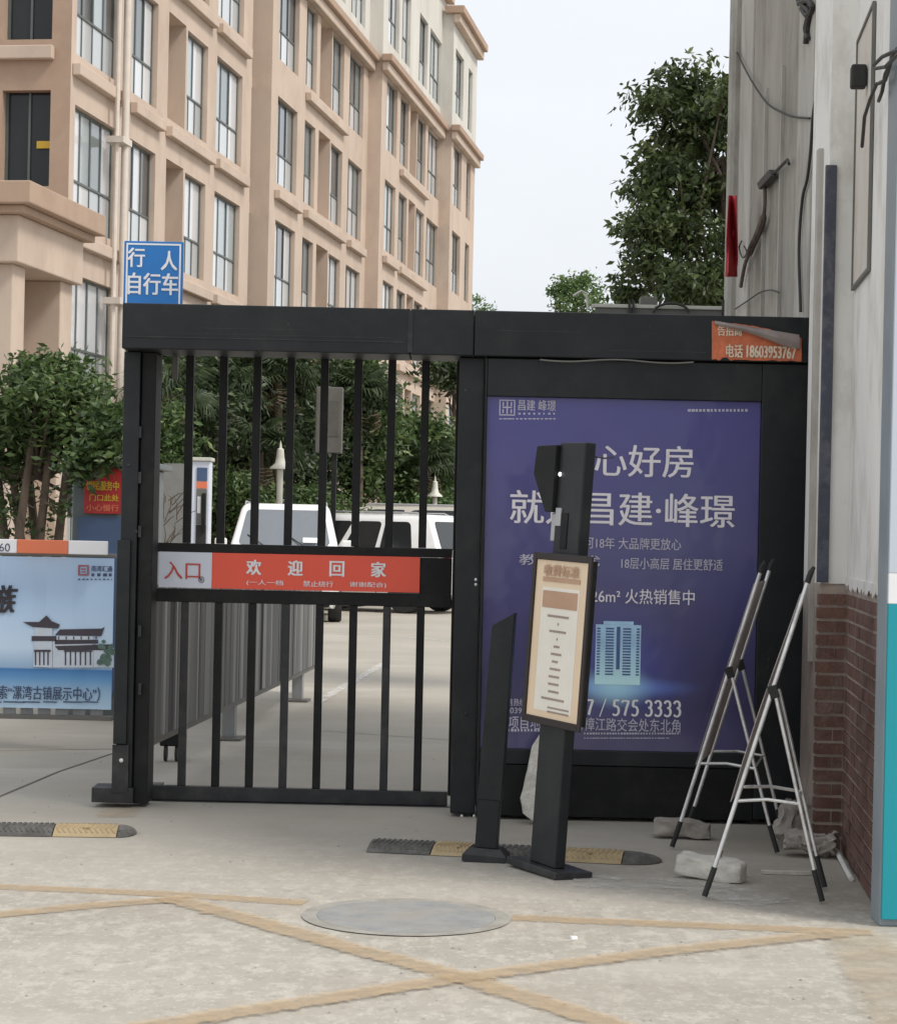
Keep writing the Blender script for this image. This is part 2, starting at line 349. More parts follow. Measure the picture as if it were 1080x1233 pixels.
# ------------------------------------------------------------------ the ground
gp = MB(); gp.quad((-260, -30, 0), (260, -30, 0), (260, 700, 0), (-260, 700, 0))
g_o = gp.build('ground', M_ground, origin=(0, 0, 0)); tag(g_o, 'worn grey concrete paving in front of and beyond the gate', kind='structure')
def strip(name, pts, wd, m, z, label):
    b = MB(); pts = [Vector((p.x, p.y, 0)) for p in pts]; vs = []
    for i, p in enumerate(pts):
        t = (pts[min(i+1, len(pts)-1)]-pts[max(i-1, 0)]).normalized(); n = Vector((-t.y, t.x, 0))*wd/2
        vs += [p+n*k+Vector((0, 0, z)) for k in (-1.15, -.55, .55, 1.15)]
    b.add(vs, [(4*i+k, 4*i+4+k, 4*i+5+k, 4*i+1+k) for i in range(len(pts)-1) for k in range(3)])
    o = b.build(name, m); ae = o.data.attributes.new('edge', 'FLOAT', 'POINT'); ae.data.foreach_set('value', [0, .55, .55, 0]*len(pts)); return tag(o, label, kind='structure')
strip('road_marking', [G(-60, 1066), G(190, 1077), G(368, 1088)], .15, M_ypaint, .003, 'faded yellow edge line left of the manhole cover')
strip('road_marking', [G(617, 1106), G(830, 1115), G(1050, 1124)], .15, M_ypaint, .003, 'faded yellow edge line right of the manhole cover')
strip('road_marking', [G(-60, 1108), G(120, 1091), G(215, 1084)], .14, M_ypaint, .005, 'short faded yellow line joining the edge line at the left')
strip('road_marking', [G(200, 1082), G(300, 1109), G(420, 1143), G(545, 1176), G(650, 1208), G(760, 1244)], .155, M_ypaint, .007, 'yellow hatching stripe running from the left down to the bottom middle')
strip('road_marking', [G(120, 1248), G(330, 1215), G(555, 1180), G(800, 1148), G(1010, 1126)], .15, M_ypaint, .009, 'yellow hatching stripe rising from the bottom left to the right')
strip('road_marking', [G(1030, 1126), G(1110, 1250)], .30, M_ypaint2, .011, 'broad worn yellow stripe in the bottom right corner')
strip('road_marking', [G(150, 962), G(140, 985)], .22, M_ypaint2, .004, 'patch of worn yellow paint by the left gate foot')
strip('floor_marking', [G(380, 847), G(463, 799)], .12, M_wpaint, .004, 'worn white parking line beyond the gate')
strip('floor_marking', [G(430, 762), G(570, 775)], .10, M_wpaint, .004, 'faint white parking line near the cars')
strip('floor_marking', [G(690, 1062), G(830, 1066), G(930, 1090)], .35, M_wdust, .004, 'smear of white dust on the paving by the kiosk foot')
joint = mat('joint_tar', (.16, .145, .13), .95)
for pts, lb in (([G(-20, 968), G(70, 930), G(135, 908)], 'diagonal joint in the concrete left of the gate'),
                ([G(380, 880), G(560, 893)], 'joint in the concrete just beyond the gate'),
                ([G(-40, 905), G(180, 902)], 'joint in the concrete under the left barrier')):
    strip('pavement_joint', pts, .012, joint, .004, lb)

# ------------------------------------------------------------------ manhole cover
mc = G(489, 1105)
t = thing('manhole_cover', 'round grey manhole cover set flush in the paving', 'manhole cover', mc)
M_iron = mat('worn_iron_and_concrete', (.27, .275, .272), .85, var=.16, scale=7, bump=.5, bscale=60, dirt=(.36, .31, .25), dirt_amt=.6, dirt_scale=2.5)
b = MB(); b.lathe(mc, [(.345, .001), (.345, .0045), (0.02, .0045)], 56); b.build('lid', M_iron, t)
b = MB(); n = 56
for r0, r1, z in ((.3465, .405, .0042),):
    vs = [mc+Vector((r*math.cos(2*math.pi*j/n), r*math.sin(2*math.pi*j/n), z)) for r in (r0, r1) for j in range(n)]
    b.add(vs, [(j, n+j, n+(j+1) % n, (j+1) % n) for j in range(n)])
b.build('ring', mat('manhole_ring', (.33, .315, .28), .85, var=.15, scale=9, bump=.4, dirt=(.2, .17, .14), dirt_amt=.5, dirt_scale=4), t)
# ------------------------------------------------------------------ speed bumps
def bump_mat(name, col, var):
    m = mat(name, col, .8, var=var, scale=12, bump=.3, dirt=(.22, .20, .18), dirt_amt=.45, dirt_scale=6)
    return m
M_bb = bump_mat('black_bump_rubber', (.09, .087, .08), .3); M_by = bump_mat('yellow_bump_rubber', (.42, .32, .18), .2)
def speed_bump(label, p0, p1, pattern, ends, grp, cap=.17):
    p0, p1 = Vector(p0), Vector(p1); d = (p1-p0).normalized(); nn = Vector((-d.y, d.x, 0))
    t = thing('speed_bump', label, 'speed bump', p0)
    W = .30; prof = [(0, .003), (.02, .014), (.08, .034), (.13, .042), (.17, .042), (.22, .034), (.28, .014), (.30, .003)]
    s = 0
    for k, (ln, c) in enumerate(pattern):
        b = MB(); a0, a1 = p0+d*(s+.003), p0+d*(s+ln-.003)
        b.prism([a0+nn*y+Vector((0, 0, z)) for y, z in prof], a1-a0)
        # raised ribs in a chevron
        nr = 11
        for i in range(nr):
            x = (i+.5)/nr*(ln-.02)+.01
            for (q0, z0), (q1, z1), sg in (((.03, .018), (.08, .034), 1), ((.08, .034), (.13, .042), -1), ((.17, .042), (.22, .034), 1), ((.22, .034), (.27, .018), -1)):
                c0 = p0+d*(s+min(ln-.01, max(.01, x+sg*.010)))+nn*q0+Vector((0, 0, z0)); c1 = p0+d*(s+min(ln-.01, max(.01, x-sg*.010)))+nn*q1+Vector((0, 0, z1))
                e = d*.0045; up = Vector((0, 0, .0045))
                b.hexa([c0-e, c0+e, c1+e, c1-e, c0-e*.5+up, c0+e*.5+up, c1+e*.5+up, c1-e*.5+up])
        if c == 'y':
            b.lathe(p0+d*(s+ln*.5)+nn*.08+Vector((0, 0, .034)), [(.016, 0), (.016, .007), (.008, .009)], 10)
        b.build('rubber_segment', M_bb if c == 'b' else M_by, t); s += ln
    for e, sg in ends:     # rounded end caps
        c = p0+d*(s if sg > 0 else 0); b = MB(); vs = []; fs = []
        n = 10; K = len(prof)
        for i in range(n+1):
            q = i/n; ext = math.sin(math.pi/2*q)*cap; sh = math.cos(math.pi/2*q)
            for y, z in prof: vs.append(c+d*sg*(ext+.003)+nn*(.15+(y-.15)*(sh*.98+.02))+Vector((0, 0, .003+(z-.003)*max(.05, sh))))
        for i in range(n):
            for j in range(K-1): fs.append((i*K+j, (i+1)*K+j, (i+1)*K+j+1, i*K+j+1))
        b.add(vs, fs)
        for i in range(24):
            x, y = random.random()*.12*cap/.17, random.random()*.22-.11
            if abs(y) < .13*(1-x/(.16*cap/.17)): b.box(*(lambda q: (q.x-.005, q.x+.005, q.y-.012, q.y+.012, .012, .040-.12*x-abs(y)*.12))(c+d*sg*x+nn*(.15+y)))
        b.build('end_cap', M_bb, t)
    return t
bl0 = G(-330, 1003); bl1 = G(140, 1009.5)
n_ = (bl1-bl0).length; seg = n_/6
speed_bump('black and yellow rubber speed bump at the left edge, ending before the gate foot', bl0, bl1, [(seg, 'by'[i % 2]) for i in range(6)], [('e', 1)], None, .08)
br0, br1 = G(440, 1027), G(748, 1042); n_ = (br1-br0).length; seg = n_/4
speed_bump('black and yellow rubber speed bump in front of the advertising cabinet', br0, br1, [(seg*1.02, 'b'), (seg*.78, 'y'), (seg*1.15, 'b'), (seg*1.05, 'y')], [('e', 1)], None)

# ------------------------------------------------------------------ gate portal (posts, beam, leaf)
def boxpx(b, Y, x0, x1, yt, yb, back, xm=None):
    """box whose front face at depth Y covers the photo rectangle; goes back by `back` metres"""
    ym = (yt+yb)/2; xm = (x0+x1)/2
    X0, X1 = at(x0, ym, Y).x, at(x1, ym, Y).x; Z0, Z1 = at(xm, yb, Y).z, at(xm, yt, Y).z
    b.box(X0, X1, Y, Y+back, max(Z0, 0.0), Z1); return (X0, X1, max(Z0, 0), Z1)
YB = 11.25
XL = at(147, 390, YB).x; XR = at(980, 410, YB).x
ZB1 = at(560, 373, YB).z; ZB0 = at(560, 428, YB).z
portal = thing('gate_portal', 'black steel portal with a barred pedestrian gate leaf and a wide top beam', 'gate', (XL, YB, 0))
ja, jb = at(494, 400, YB).x, at(571, 400, YB).x
for x0, x1 in ((XL, ja-.002), (ja+.002, jb-.002), (jb+.002, XR)):
    b = MB(); b.box(x0, x1, YB, YB+.42, ZB0, ZB1); b.build('beam_section', M_black, portal, bevel=.006)
b = MB()     # a thin lip along the beam and the cap sheet
b.box(XL+.02, ja-.03, YB-.004, YB-.0005, ZB0+.06, ZB0+.066); b.box(ja-.012, ja+.012, YB-.006, YB-.0005, ZB0+.01, ZB1-.01)
b.build('seam_strip', M_rail, portal)
YP = 11.42
xo0 = at(146, 600, YP).x; xo1 = at(166, 600, YP).x
b = MB(); b.box(xo0, xo1-.001, YP, YP+.12, .05, ZB0-.002); b.build('post', M_black, portal, bevel=.005)
b = MB(); b.box(xo1+.002, at(184, 600, YP).x, YP+.03, YP+.25, .02, ZB0-.002); b.build('post', M_blackd, portal, bevel=.005)
b = MB(); b.box(xo0-.012, xo1-.03, YP-.03, YP-.001, .34, at(150, 650, YP).z); b.build('cover_plate', M_black, portal, bevel=.004)
b = MB(); b.box(xo0-.016, xo1-.016, YP-.022, YP-.001, .08, .335); b.build('lower_cover_plate', M_rail, portal, bevel=.003)
q = at(146, 916, YP-.023); b = MB(); b.lathe(q, [(.011, 0), (.011, .003), (.006, .005)], 12, axis=(0, -1, 0)); b.build('bolt', M_alu, portal)
b = MB(); boxpx(b, 11.40, 110, 160, 949, 967, .2); b.build('foot_plate', M_rail, portal, bevel=.004)
for yy in (520, 575, 640, 760, 830):       # small hinge plates glinting between the two posts
    q = at(168, yy, YP-.002); b = MB(); b.box(q.x-.008, q.x+.008, YP+.004, YP+.028, q.z-.03, q.z+.03); b.build('hinge', M_rail, portal)
# middle post carrying the lock
YM = 11.34
xm0 = at(549, 700, YM).x-.005; xm1 = at(578, 700, YM).x
b = MB(); b.box(xm0, xm1, YM, YM+.2, .02, ZB0-.002); b.build('lock_post', M_black, portal, bevel=.005)
for px, py in ((573, 698), (573, 704), (556, 983), (571, 983)):
    q = at(px, py, YM-.001); b = MB(); b.lathe(q, [(.008, 0), (.008, .002), (.004, .004)], 10, axis=(0, -1, 0)); b.build('bolt', M_alu, portal)
b = MB()
for px0, px1, py in ((200, 470, 401), (240, 380, 395), (600, 700, 398), (730, 850, 422)):
    a_, c_ = at(px0, py, YB), at(px1, py, YB); b.box(a_.x, c_.x, YB-.0012, YB-.0004, a_.z, a_.z+.0035)
b.build('scratch', M_rail, portal)
for px, py in ((155, 560), (153, 760), (561, 470), (561, 860), (164, 640)):
    yq = YP-.001 if px < 300 else YM-.001; q = at(px, py, yq); b = MB(); b.lathe(q, [(.009, 0), (.009, .003), (.004, .005)], 10, axis=(0, -1, 0)); b.build('bolt', M_rail, portal)
# leaf
YG = 11.75
leaf_e = bpy.data.objects.new('gate_leaf', None); COL.objects.link(leaf_e); leaf_e.parent = portal
lx0 = at(176, 700, YG).x; lx1 = at(547, 700, YG).x
leaf_e.location = Vector((lx0, YG, 0))-Vector(portal.location)
zt = at(360, 430, YG).z
def lbox(nm, x0, x1, z0, z1, m=M_blackd, dy=.04, y=YG, bv=.003):
    b = MB(); b.box(x0, x1, y, y+dy, z0, z1); return b.build(nm, m, leaf_e, bevel=bv)
lbox('stile', lx0, lx0+.055, .06, zt+.06, M_blackd, .05)
lbox('stile', lx1-.012, lx1+.05, .06, zt+.06, M_blackd, .05)
lbox('top_rail', lx0+.056, lx1-.013, zt, zt+.06)
zr1, zr0 = at(360, 657, YG).z, at(360, 668, YG).z
lbox('mid_rail', lx0+.056, lx1-.013, zr0, zr1)
zs1, zs0 = at(360, 712, YG).z, at(360, 728, YG).z
lbox('mid_rail', lx0+.056, lx1-.013, zs0, zs1, M_blackd, .045)
b_ = lbox('lock_plate', at(505, 690, YG).x, lx1-.014, zs1+.001, zr0-.001, M_blackd, .03)
lbox('bottom_rail', lx0+.056, lx1-.013, at(360, 967, YG).z, at(360, 950, YG).z, M_rail, .05)
lbox('bottom_guide', lx0+.02, lx1+.03, .004, at(360, 969, YG-.03).z, M_rail, .11, YG-.03)
for i in range(8):
    px = 229+40.6*i; x = at(px, 430, YG).x
    lbox('bar', x-.0215, x+.0215, at(360, 950, YG).z+.001, zs0-.001, M_rail if i % 3 == 0 else M_blackd, .04, YG+.002)
    lbox('bar', x-.0215, x+.0215, zr1+.001, zt-.001, M_blackd, .04, YG+.002)
# ------------------------------------------------------------------ the sign on the gate
YS = YG-.012
p00, p10, p11, p01 = at(191, 707, YS), at(505, 714, YS), at(505, 671, YS), at(191, 664, YS)
zb_, zt_ = (p00.z+p10.z)/2, (p01.z+p11.z)/2; xa, xb_, xc = p00.x, at(255, 690, YS).x, p10.x
sg = thing('entrance_sign', 'white and coral red entrance sign with Chinese lettering fixed across the gate bars', 'sign', (xa, YS, zb_))
b = MB(); b.box(xa, xb_-.0005, YS, YS+.010, zb_, zt_); b.build('white_panel', M_signw, sg, bevel=.001)
b = MB(); b.box(xb_+.0005, xc, YS, YS+.010, zb_, zt_); b.build('red_panel', M_signred, sg, bevel=.001)
def txt_px(txt, m, parent, Y, x0, x1, yt, yb, bold=0, shear=0, tilt=0):
    a = at(x0, yb, Y); bX = at(x1, yb, Y).x; zt = at(x0, yt, Y).z
    return lettering(txt, m, parent, (a.x, Y, a.z), (bX-a.x, 0, tilt), (0, 0, zt-a.z), bold, shear)
txt_px('入口', M_textred, sg, YS, 198, 241, 676, 697, .012)
txt_px('®', M_ink, sg, YS, 239, 246, 694, 702, .01)
for i, c in enumerate('欢迎回家'):
    x = 297+i*50; txt_px(c, M_white, sg, YS, x, x+17, 674+i*.9, 692+i*.9, .03)
for s_, x in (('(一人一档', 297), ('禁止绕行', 365), ('谢谢配合)', 421)):
    txt_px(s_, M_white, sg, YS, x, x+(44 if '(' in s_ or ')' in s_ else 36), 698+(x-297)*.02, 705+(x-297)*.02, .01)

# ------------------------------------------------------------------ advertising cabinet
YC = 11.28
cab = thing('advertising_cabinet', 'black free-standing advertising cabinet with a purple housing poster behind glass', 'advertising cabinet', (at(770, 990, YC).x, YC, 0))
cx0 = xm1+.004; cx1 = at(977, 700, YC).x; cz1 = ZB0-.006; D = .38
x_p0, x_p1 = at(582, 690, YC).x, at(913, 690, YC).x
zp1, zp0 = at(750, 480, YC).z, at(750, 905, YC).z
b = MB(); b.box(cx0, x_p0, YC, YC+D, .03, cz1); b.build('left_frame', M_black, cab, bevel=.004)
b = MB(); b.box(x_p1, cx1, YC, YC+D, .03, cz1); b.build('right_frame', M_black, cab, bevel=.004)
b = MB(); b.box(x_p0+.001, x_p1-.001, YC, YC+D, zp1, cz1-.001); b.build('top_frame', M_black, cab, bevel=.004)
zl = at(750, 924, YC).z
b = MB(); b.box(x_p0+.001, x_p1-.001, YC, YC+D, zl+.004, zp0); b.build('bottom_frame', M_black, cab, bevel=.004)
b = MB(); b.box(x_p0+.001, x_p1-.001, YC+.006, YC+D, .02, zl); b.build('base_panel', M_blackd, cab, bevel=.004)
b = MB(); b.box(x_p0+.001, x_p1-.001, YC+.06, YC+D-.01, zp0, zp1); b.build('back_panel', M_blackd, cab)
def poster_mat():
    m = bpy.data.materials.new('purple_poster_print'); m.use_nodes = True; N, L, bs = nodes(m)
    g = N.new('ShaderNodeNewGeometry'); sx = N.new('ShaderNodeSeparateXYZ'); L.new(g.outputs['Position'], sx.inputs[0])
    r = N.new('ShaderNodeValToRGB'); mr_ = N.new('ShaderNodeMapRange'); mr_.inputs[1].default_value = zp0; mr_.inputs[2].default_value = zp1
    L.new(sx.outputs[2], mr_.inputs[0]); L.new(mr_.outputs[0], r.inputs[0])
    el = r.color_ramp.elements; el[0].color = (.10, .09, .22, 1); el[1].color = (.058, .052, .28, 1)
    for p_, c in ((.12, (.055, .05, .14)), (.25, (.05, .045, .16)), (.6, (.08, .075, .25))):
        e = el.new(p_); e.color = c+(1,)
    ns = N.new('ShaderNodeTexNoise'); ns.inputs['Scale'].default_value = 2.2; ns.inputs['Detail'].default_value = 4; L.new(g.outputs['Position'], ns.inputs['Vector'])
    # printed glow round the foot of the tower: two ellipses
    def glow(c, sxz, pw):
        v = N.new('ShaderNodeVectorMath'); v.operation = 'SUBTRACT'; L.new(g.outputs['Position'], v.inputs[0]); v.inputs[1].default_value = c
        v2 = N.new('ShaderNodeVectorMath'); v2.operation = 'MULTIPLY'; L.new(v.outputs[0], v2.inputs[0]); v2.inputs[1].default_value = (1/sxz[0], 0, 1/sxz[1])
        ln = N.new('ShaderNodeVectorMath'); ln.operation = 'LENGTH'; L.new(v2.outputs[0], ln.inputs[0])
        mm = N.new('ShaderNodeMapRange'); mm.interpolation_type = 'SMOOTHSTEP'; mm.inputs[1].default_value = 1; mm.inputs[2].default_value = 0; mm.inputs[3].default_value = 0; mm.inputs[4].default_value = pw
        L.new(ln.outputs['Value'], mm.inputs[0]); return mm.outputs[0]
    c0 = at(742, 828, YC)
    def mix(f, a, col):
        x = N.new('ShaderNodeMix'); x.data_type = 'RGBA'; L.new(f, x.inputs[0]); L.new(a, x.inputs[6]); x.inputs[7].default_value = col+(1,); return x.outputs[2]
    c = mix(glow((c0.x, 0, c0.z+.1), (.52, .40), .7), r.outputs[0], (.05, .07, .42))
    c = mix(glow((c0.x, 0, c0.z), (.5, .07), .9), c, (.16, .32, .9))
    c = mix(glow((c0.x, 0, c0.z), (.24, .13), 1.0), c, (.45, .85, 1.0))
    x = N.new('ShaderNodeMix'); x.data_type = 'RGBA'; x.blend_type = 'MULTIPLY'; x.inputs[0].default_value = .25; L.new(c, x.inputs[6]); L.new(ns.outputs[1], x.inputs[7])
    L.new(x.outputs[2], bs.inputs['Base Color']); bs.inputs['Roughness'].default_value = .4; bs.inputs['Coat Weight'].default_value = .55; bs.inputs['Coat Roughness'].default_value = .12
    nb = N.new('ShaderNodeTexNoise'); nb.inputs['Scale'].default_value = 3.5; L.new(g.outputs['Position'], nb.inputs['Vector'])
    bp = N.new('ShaderNodeBump'); bp.inputs['Strength'].default_value = .6; bp.inputs['Distance'].default_value = .02; L.new(nb.outputs[0], bp.inputs['Height']); L.new(bp.outputs[0], bs.inputs['Coat Normal'])
    return m
YQ = YC+.03
M_poster = poster_mat()
b = MB(); b.box(x_p0+.002, x_p1-.002, YQ, YQ+.006, zp0+.001, zp1-.001); b.build('poster', M_poster, cab)
M_pt = mat('pale_lilac_ink', (.80, .76, .80), .5, var=.08, scale=12); M_pt2 = mat('dull_lilac_ink', (.52, .50, .60), .5, var=.1, scale=12)
P = lambda s_, x0, x1, yt, yb, m=M_pt, bo=0: txt_px(s_, m, cab, YQ, x0, x1, yt, yb, bo)
P('心好房', 716, 834, 535, 573, M_pt, .012)
P('就选昌建·峰璟', 614, 884, 590, 630, M_pt, .012)
P('漯河18年 大品牌更放心', 690, 820, 646, 660, M_pt2, .004)
P('教育无忧', 625, 722, 667, 680, M_pt2, .01)
P('18层小高层 居住更舒适', 748, 870, 671, 685, M_pt2, .006)
P('126m² 火热销售中', 706, 836, 708, 726, M_pt, .006)
P('项目地址：路与樟江路交会处东北角', 612, 819, 862, 878, M_pt2, .004)
P('售热线', 611, 632, 841, 850, M_pt2, .01)
P('-039', 611, 628, 852, 859, M_pt2, .01)
P('昌建 峰璟', 624, 669, 481, 494, M_pt2, .008)
b = MB()   # small logo square made of strokes and rules
lg = at(601, 500, YQ); s_ = (at(620, 500, YQ).x-lg.x)
for x0, x1, z0, z1 in ((0, 1, 0, .07), (0, 1, .93, 1), (0, .07, .08, .92), (.93, 1, .08, .92), (.2, .8, .48, .56), (.46, .54, .57, .9), (.46, .54, .1, .47), (.2, .28, .6, .85), (.72, .8, .6, .85), (.2, .28, .15, .4), (.72, .8, .15, .4)):
    b.box(lg.x+x0*s_, lg.x+x1*s_, YQ-.002, YQ-.0005, lg.z+z0*s_, lg.z+z1*s_)
def dashes(b, Y, x0, x1, yt, yb, step, frac=.7, off=.002):
    x = x0
    while x < x1:
        w_ = step*frac*random.uniform(.7, 1.2); a = at(x, yb, Y); c = at(min(x+w_, x1), yt, Y)
        b.box(a.x, c.x, Y-off, Y-.0005, a.z, c.z); x += step
dashes(b, YQ, 601, 669, 503.5, 504.8, 5, .8); dashes(b, YQ, 624, 668, 497, 499, 6, .4)
dashes(b, YQ, 828, 901, 492.5, 495.5, 4.6, .75)
dashes(b, YQ, 611, 700, 878, 881, 4, .7); dashes(b, YQ, 703, 819, 882.5, 884.5, 3.4, .7); dashes(b, YQ, 703, 806, 888.5, 889.5, 3.4, .8)
tag(b.build('small_print', M_pt2, cab), kind='stuff')
# big telephone digits, drawn with thick and thin strokes like a book face
def arc(cx, cy, rx, ry, a0, a1, n=14):
    return [(cx+rx*math.cos(R(a0+(a1-a0)*i/n)), cy+ry*math.sin(R(a0+(a1-a0)*i/n))) for i in range(n+1)]
GL = {'5': [[(.78, .96), (.30, .96)], [(.32, .96), (.26, .58)], [(.26, .56)]+arc(.42, .30, .33, .29, 110, -120)+[(.14, .08)]],
      '3': [[(.16, .80)]+arc(.42, .74, .28, .23, 150, -60)+[(.40, .53)], [(.40, .52)]+arc(.42, .28, .33, .27, 80, -120)+[(.12, .10)]],
      '7': [[(.12, .80), (.16, .93), (.80, .93)], [(.80, .95), (.56, .45), (.40, .0)]],
      '/': [[(.10, -.1), (.70, 1.05)]]}
b = MB(); adv = 0; layer = 0
bx0, bx1 = at(704, 861, YQ).x, at(821, 861, YQ).x
seq = '77 / 575 3333'; wid = {' ': .45, '/': .8}; tot = sum(wid.get(c, .95) for c in seq[1:])
zb0, zb1 = at(760, 862, YQ).z, at(760, 843, YQ).z; sc_ = (bx1-bx0)/tot
x = bx0
for c in seq[1:]:
    b = MB()
    for st_i, path in enumerate(GL.get(c, [])):
        vs = []
        for i, p in enumerate(path):
            q0, q1 = path[max(0, i-1)], path[min(len(path)-1, i+1)]
            tx, ty = q1[0]-q0[0], q1[1]-q0[1]; l_ = math.hypot(tx, ty) or 1; nx, ny = -ty/l_, tx/l_
            w_ = math.sqrt((.125*nx)**2+(.06*ny)**2) if c != '/' else .05
            y_ = YQ-.0015-.0006*st_i
            for sgn in (-1, 1): vs.append((x+(p[0]+sgn*nx*w_)*sc_, y_, zb0+(p[1]+sgn*ny*w_)*(zb1-zb0)))
        b.add(vs, [(2*i, 2*i+1, 2*i+3, 2*i+2) for i in range(len(path)-1)])
    if b.v: b.build('digit', M_white, cab)
    x += wid.get(c, .95)*sc_
# printed tower
M_tw = mat('printed_tower_blue', (.40, .62, .82), .5, var=.2, scale=9); M_tw2 = mat('printed_tower_dark', (.07, .13, .30), .5, var=.2)
b = MB(); t0 = at(716, 824, YQ); t1 = at(772, 753, YQ)
_m = M_tw; _N, _L = _m.node_tree.nodes, _m.node_tree.links; _b = _N['Principled BSDF']; _g = _N.new('ShaderNodeNewGeometry'); _s = _N.new('ShaderNodeSeparateXYZ'); _L.new(_g.outputs['Position'], _s.inputs[0])
_r = _N.new('ShaderNodeMapRange'); _r.inputs[1].default_value = t0.z; _r.inputs[2].default_value = t0.z+.2; _r.inputs[3].default_value = 1; _r.inputs[4].default_value = 0; _L.new(_s.outputs[2], _r.inputs[0])
_x = _N.new('ShaderNodeMix'); _x.data_type = 'RGBA'; _L.new(_r.outputs[0], _x.inputs[0]); _L.new(_b.inputs['Base Color'].links[0].from_socket, _x.inputs[6]); _x.inputs[7].default_value = (.62, .95, 1, 1); _L.new(_x.outputs[2], _b.inputs['Base Color'])
b.box(t0.x, t1.x, YQ-.0015, YQ-.0005, t0.z, t1.z); b.box(t0.x+.04, t1.x-.04, YQ-.0015, YQ-.0005, t1.z+.0005, t1.z+.018)
tw = b.build('tower_picture', M_tw, cab)
b = MB(); W_ = t1.x-t0.x
for i in range(17):
    z = t0.z+.05+(t1.z-t0.z-.06)*i/17
    for a0, a1 in ((.03, .10), (.22, .40), (.60, .78), (.90, .97)): b.box(t0.x+W_*a0, t0.x+W_*a1, YQ-.0028, YQ-.0018, z, z+.008)
b.box(t0.x+W_*.46, t0.x+W_*.54, YQ-.0028, YQ-.0018, t0.z+.08, t1.z-.01)
b.build('tower_picture', M_tw2, cab)

# orange torn notice pasted on the beam
yN = YB-.004
nt_ = thing('torn_notice', 'torn orange notice with a telephone number, its top edge curling off the beam end', 'notice', at(912, 435, YB))
b = MB(); K = 24; vs = []
for i in range(K+1):
    f = i/K; x = 857+108*f; top = 386+f*3+ (10*f if f < .5 else 5+ (f-.5)*26)+random.uniform(-.6, .6); bot = 433+2*f+random.uniform(-1, 1)-(3 if .1 < f < .2 else 0)
    for j in range(5):
        y = bot+(top-bot)*j/4; p = at(x, y, yN); vs.append((p.x, yN-.004*abs(math.sin(i*.9+j))*.5, p.z))
b.add(vs, [(i*5+j, (i+1)*5+j, (i+1)*5+j+1, i*5+j+1) for i in range(K) for j in range(4)])
b.build('paper', mat('orange_paper', (.66, .17, .07), .6, var=.2, scale=18, dirt=(.40, .14, .09), dirt_amt=.6, dirt_scale=14), nt_)
M_tl = mat('yellowish_white_ink', (.78, .66, .50), .6, var=.2, scale=20)
o1 = lettering('告招商', M_tl, nt_, at(864, 404, yN-.004), at(893, 404.5, yN-.004)-at(864, 404, yN-.004), (0, 0, .055), .02)
o1 = lettering('电话', M_tl, nt_, at(874, 430, yN-.004), at(894, 430.5, yN-.004)-at(874, 430, yN-.004), (0, 0, .068), .02)
o1 = lettering('18603953767', M_tl, nt_, at(899, 430, yN-.004), at(958, 432, yN-.004)-at(899, 430, yN-.004), (0, 0, .062), .03)
b = MB(); vs = []    # curled back flap
for i in range(K+1):
    f = i/K
    for j in range(6):
        g_ = j/5; y = 386+17*f+(5+15*f*(1-abs(f-.8)*.9))*g_; p = at(860+102*f, y, yN); vs.append((p.x, yN-.008-.045*math.sin(g_*math.pi*.8)*math.sin(.25+f*2.4), p.z))
b.add(vs, [(i*6+j, (i+1)*6+j, (i+1)*6+j+1, i*6+j+1) for i in range(K) for j in range(5)])
b.build('curled_flap', mat('grey_paper_back', (.30, .25, .23), .8, var=.25, scale=9), nt_, smooth=True)
# thin cable drooping under the beam
b = MB(); pts = []
for i in range(25):
    f = i/24; pts.append(at(650+185*f, 433+3*f+math.sin(f*math.pi*3)*1.6, YB-.01))
b.tube(pts, .004, 5); tag(b.build('cable', mat('grey_cable', (.2, .19, .17), .6)), 'thin grey cable running along the lower edge of the beam', 'cable')

# pale bar and brackets above the beam
YT = YB+.55
tb = thing('gutter_bar', 'long pale metal bar with cables lying behind the top of the beam', 'metal bar', at(790, 378, YT))
b = MB(); a_, c_ = at(713, 367, YT), at(872, 368, YT); b.box(a_.x, c_.x, YT, YT+.05, a_.z-.012, a_.z+.008); b.build('bar', M_pale, tb, bevel=.003)
b = MB(); b.box(a_.x+.02, c_.x, YT+.01, YT+.045, a_.z-.07, a_.z-.0125); b.build('tray', M_grey, tb)
for px in (758, 763, 871):
    b = MB(); q = at(px, 365, YT-.02); b.box(q.x-.006, q.x+.006, YT-.02, YT-.002, q.z-.1, q.z+.02); b.build('clamp', M_cable, tb)
b = MB(); b.tube([at(786+i*4, 376-11*math.sin(i/11*math.pi)**.5, YT-.03) for i in range(12)], .008, 6); b.build('cable_loop', M_cable, tb)
b = MB(); boxpx(b, YT+.15, 771, 792, 357, 372, .1); b.build('small_box', M_grey, tb, bevel=.005)
b = MB(); b.tube([at(690, 356, YT), at(700, 350, YT), at(706, 353, YT), at(708, 372, YT)], .008, 6)
tag(b.build('bent_rod', M_pale), 'short bent metal rod sticking up behind the beam', 'rod')

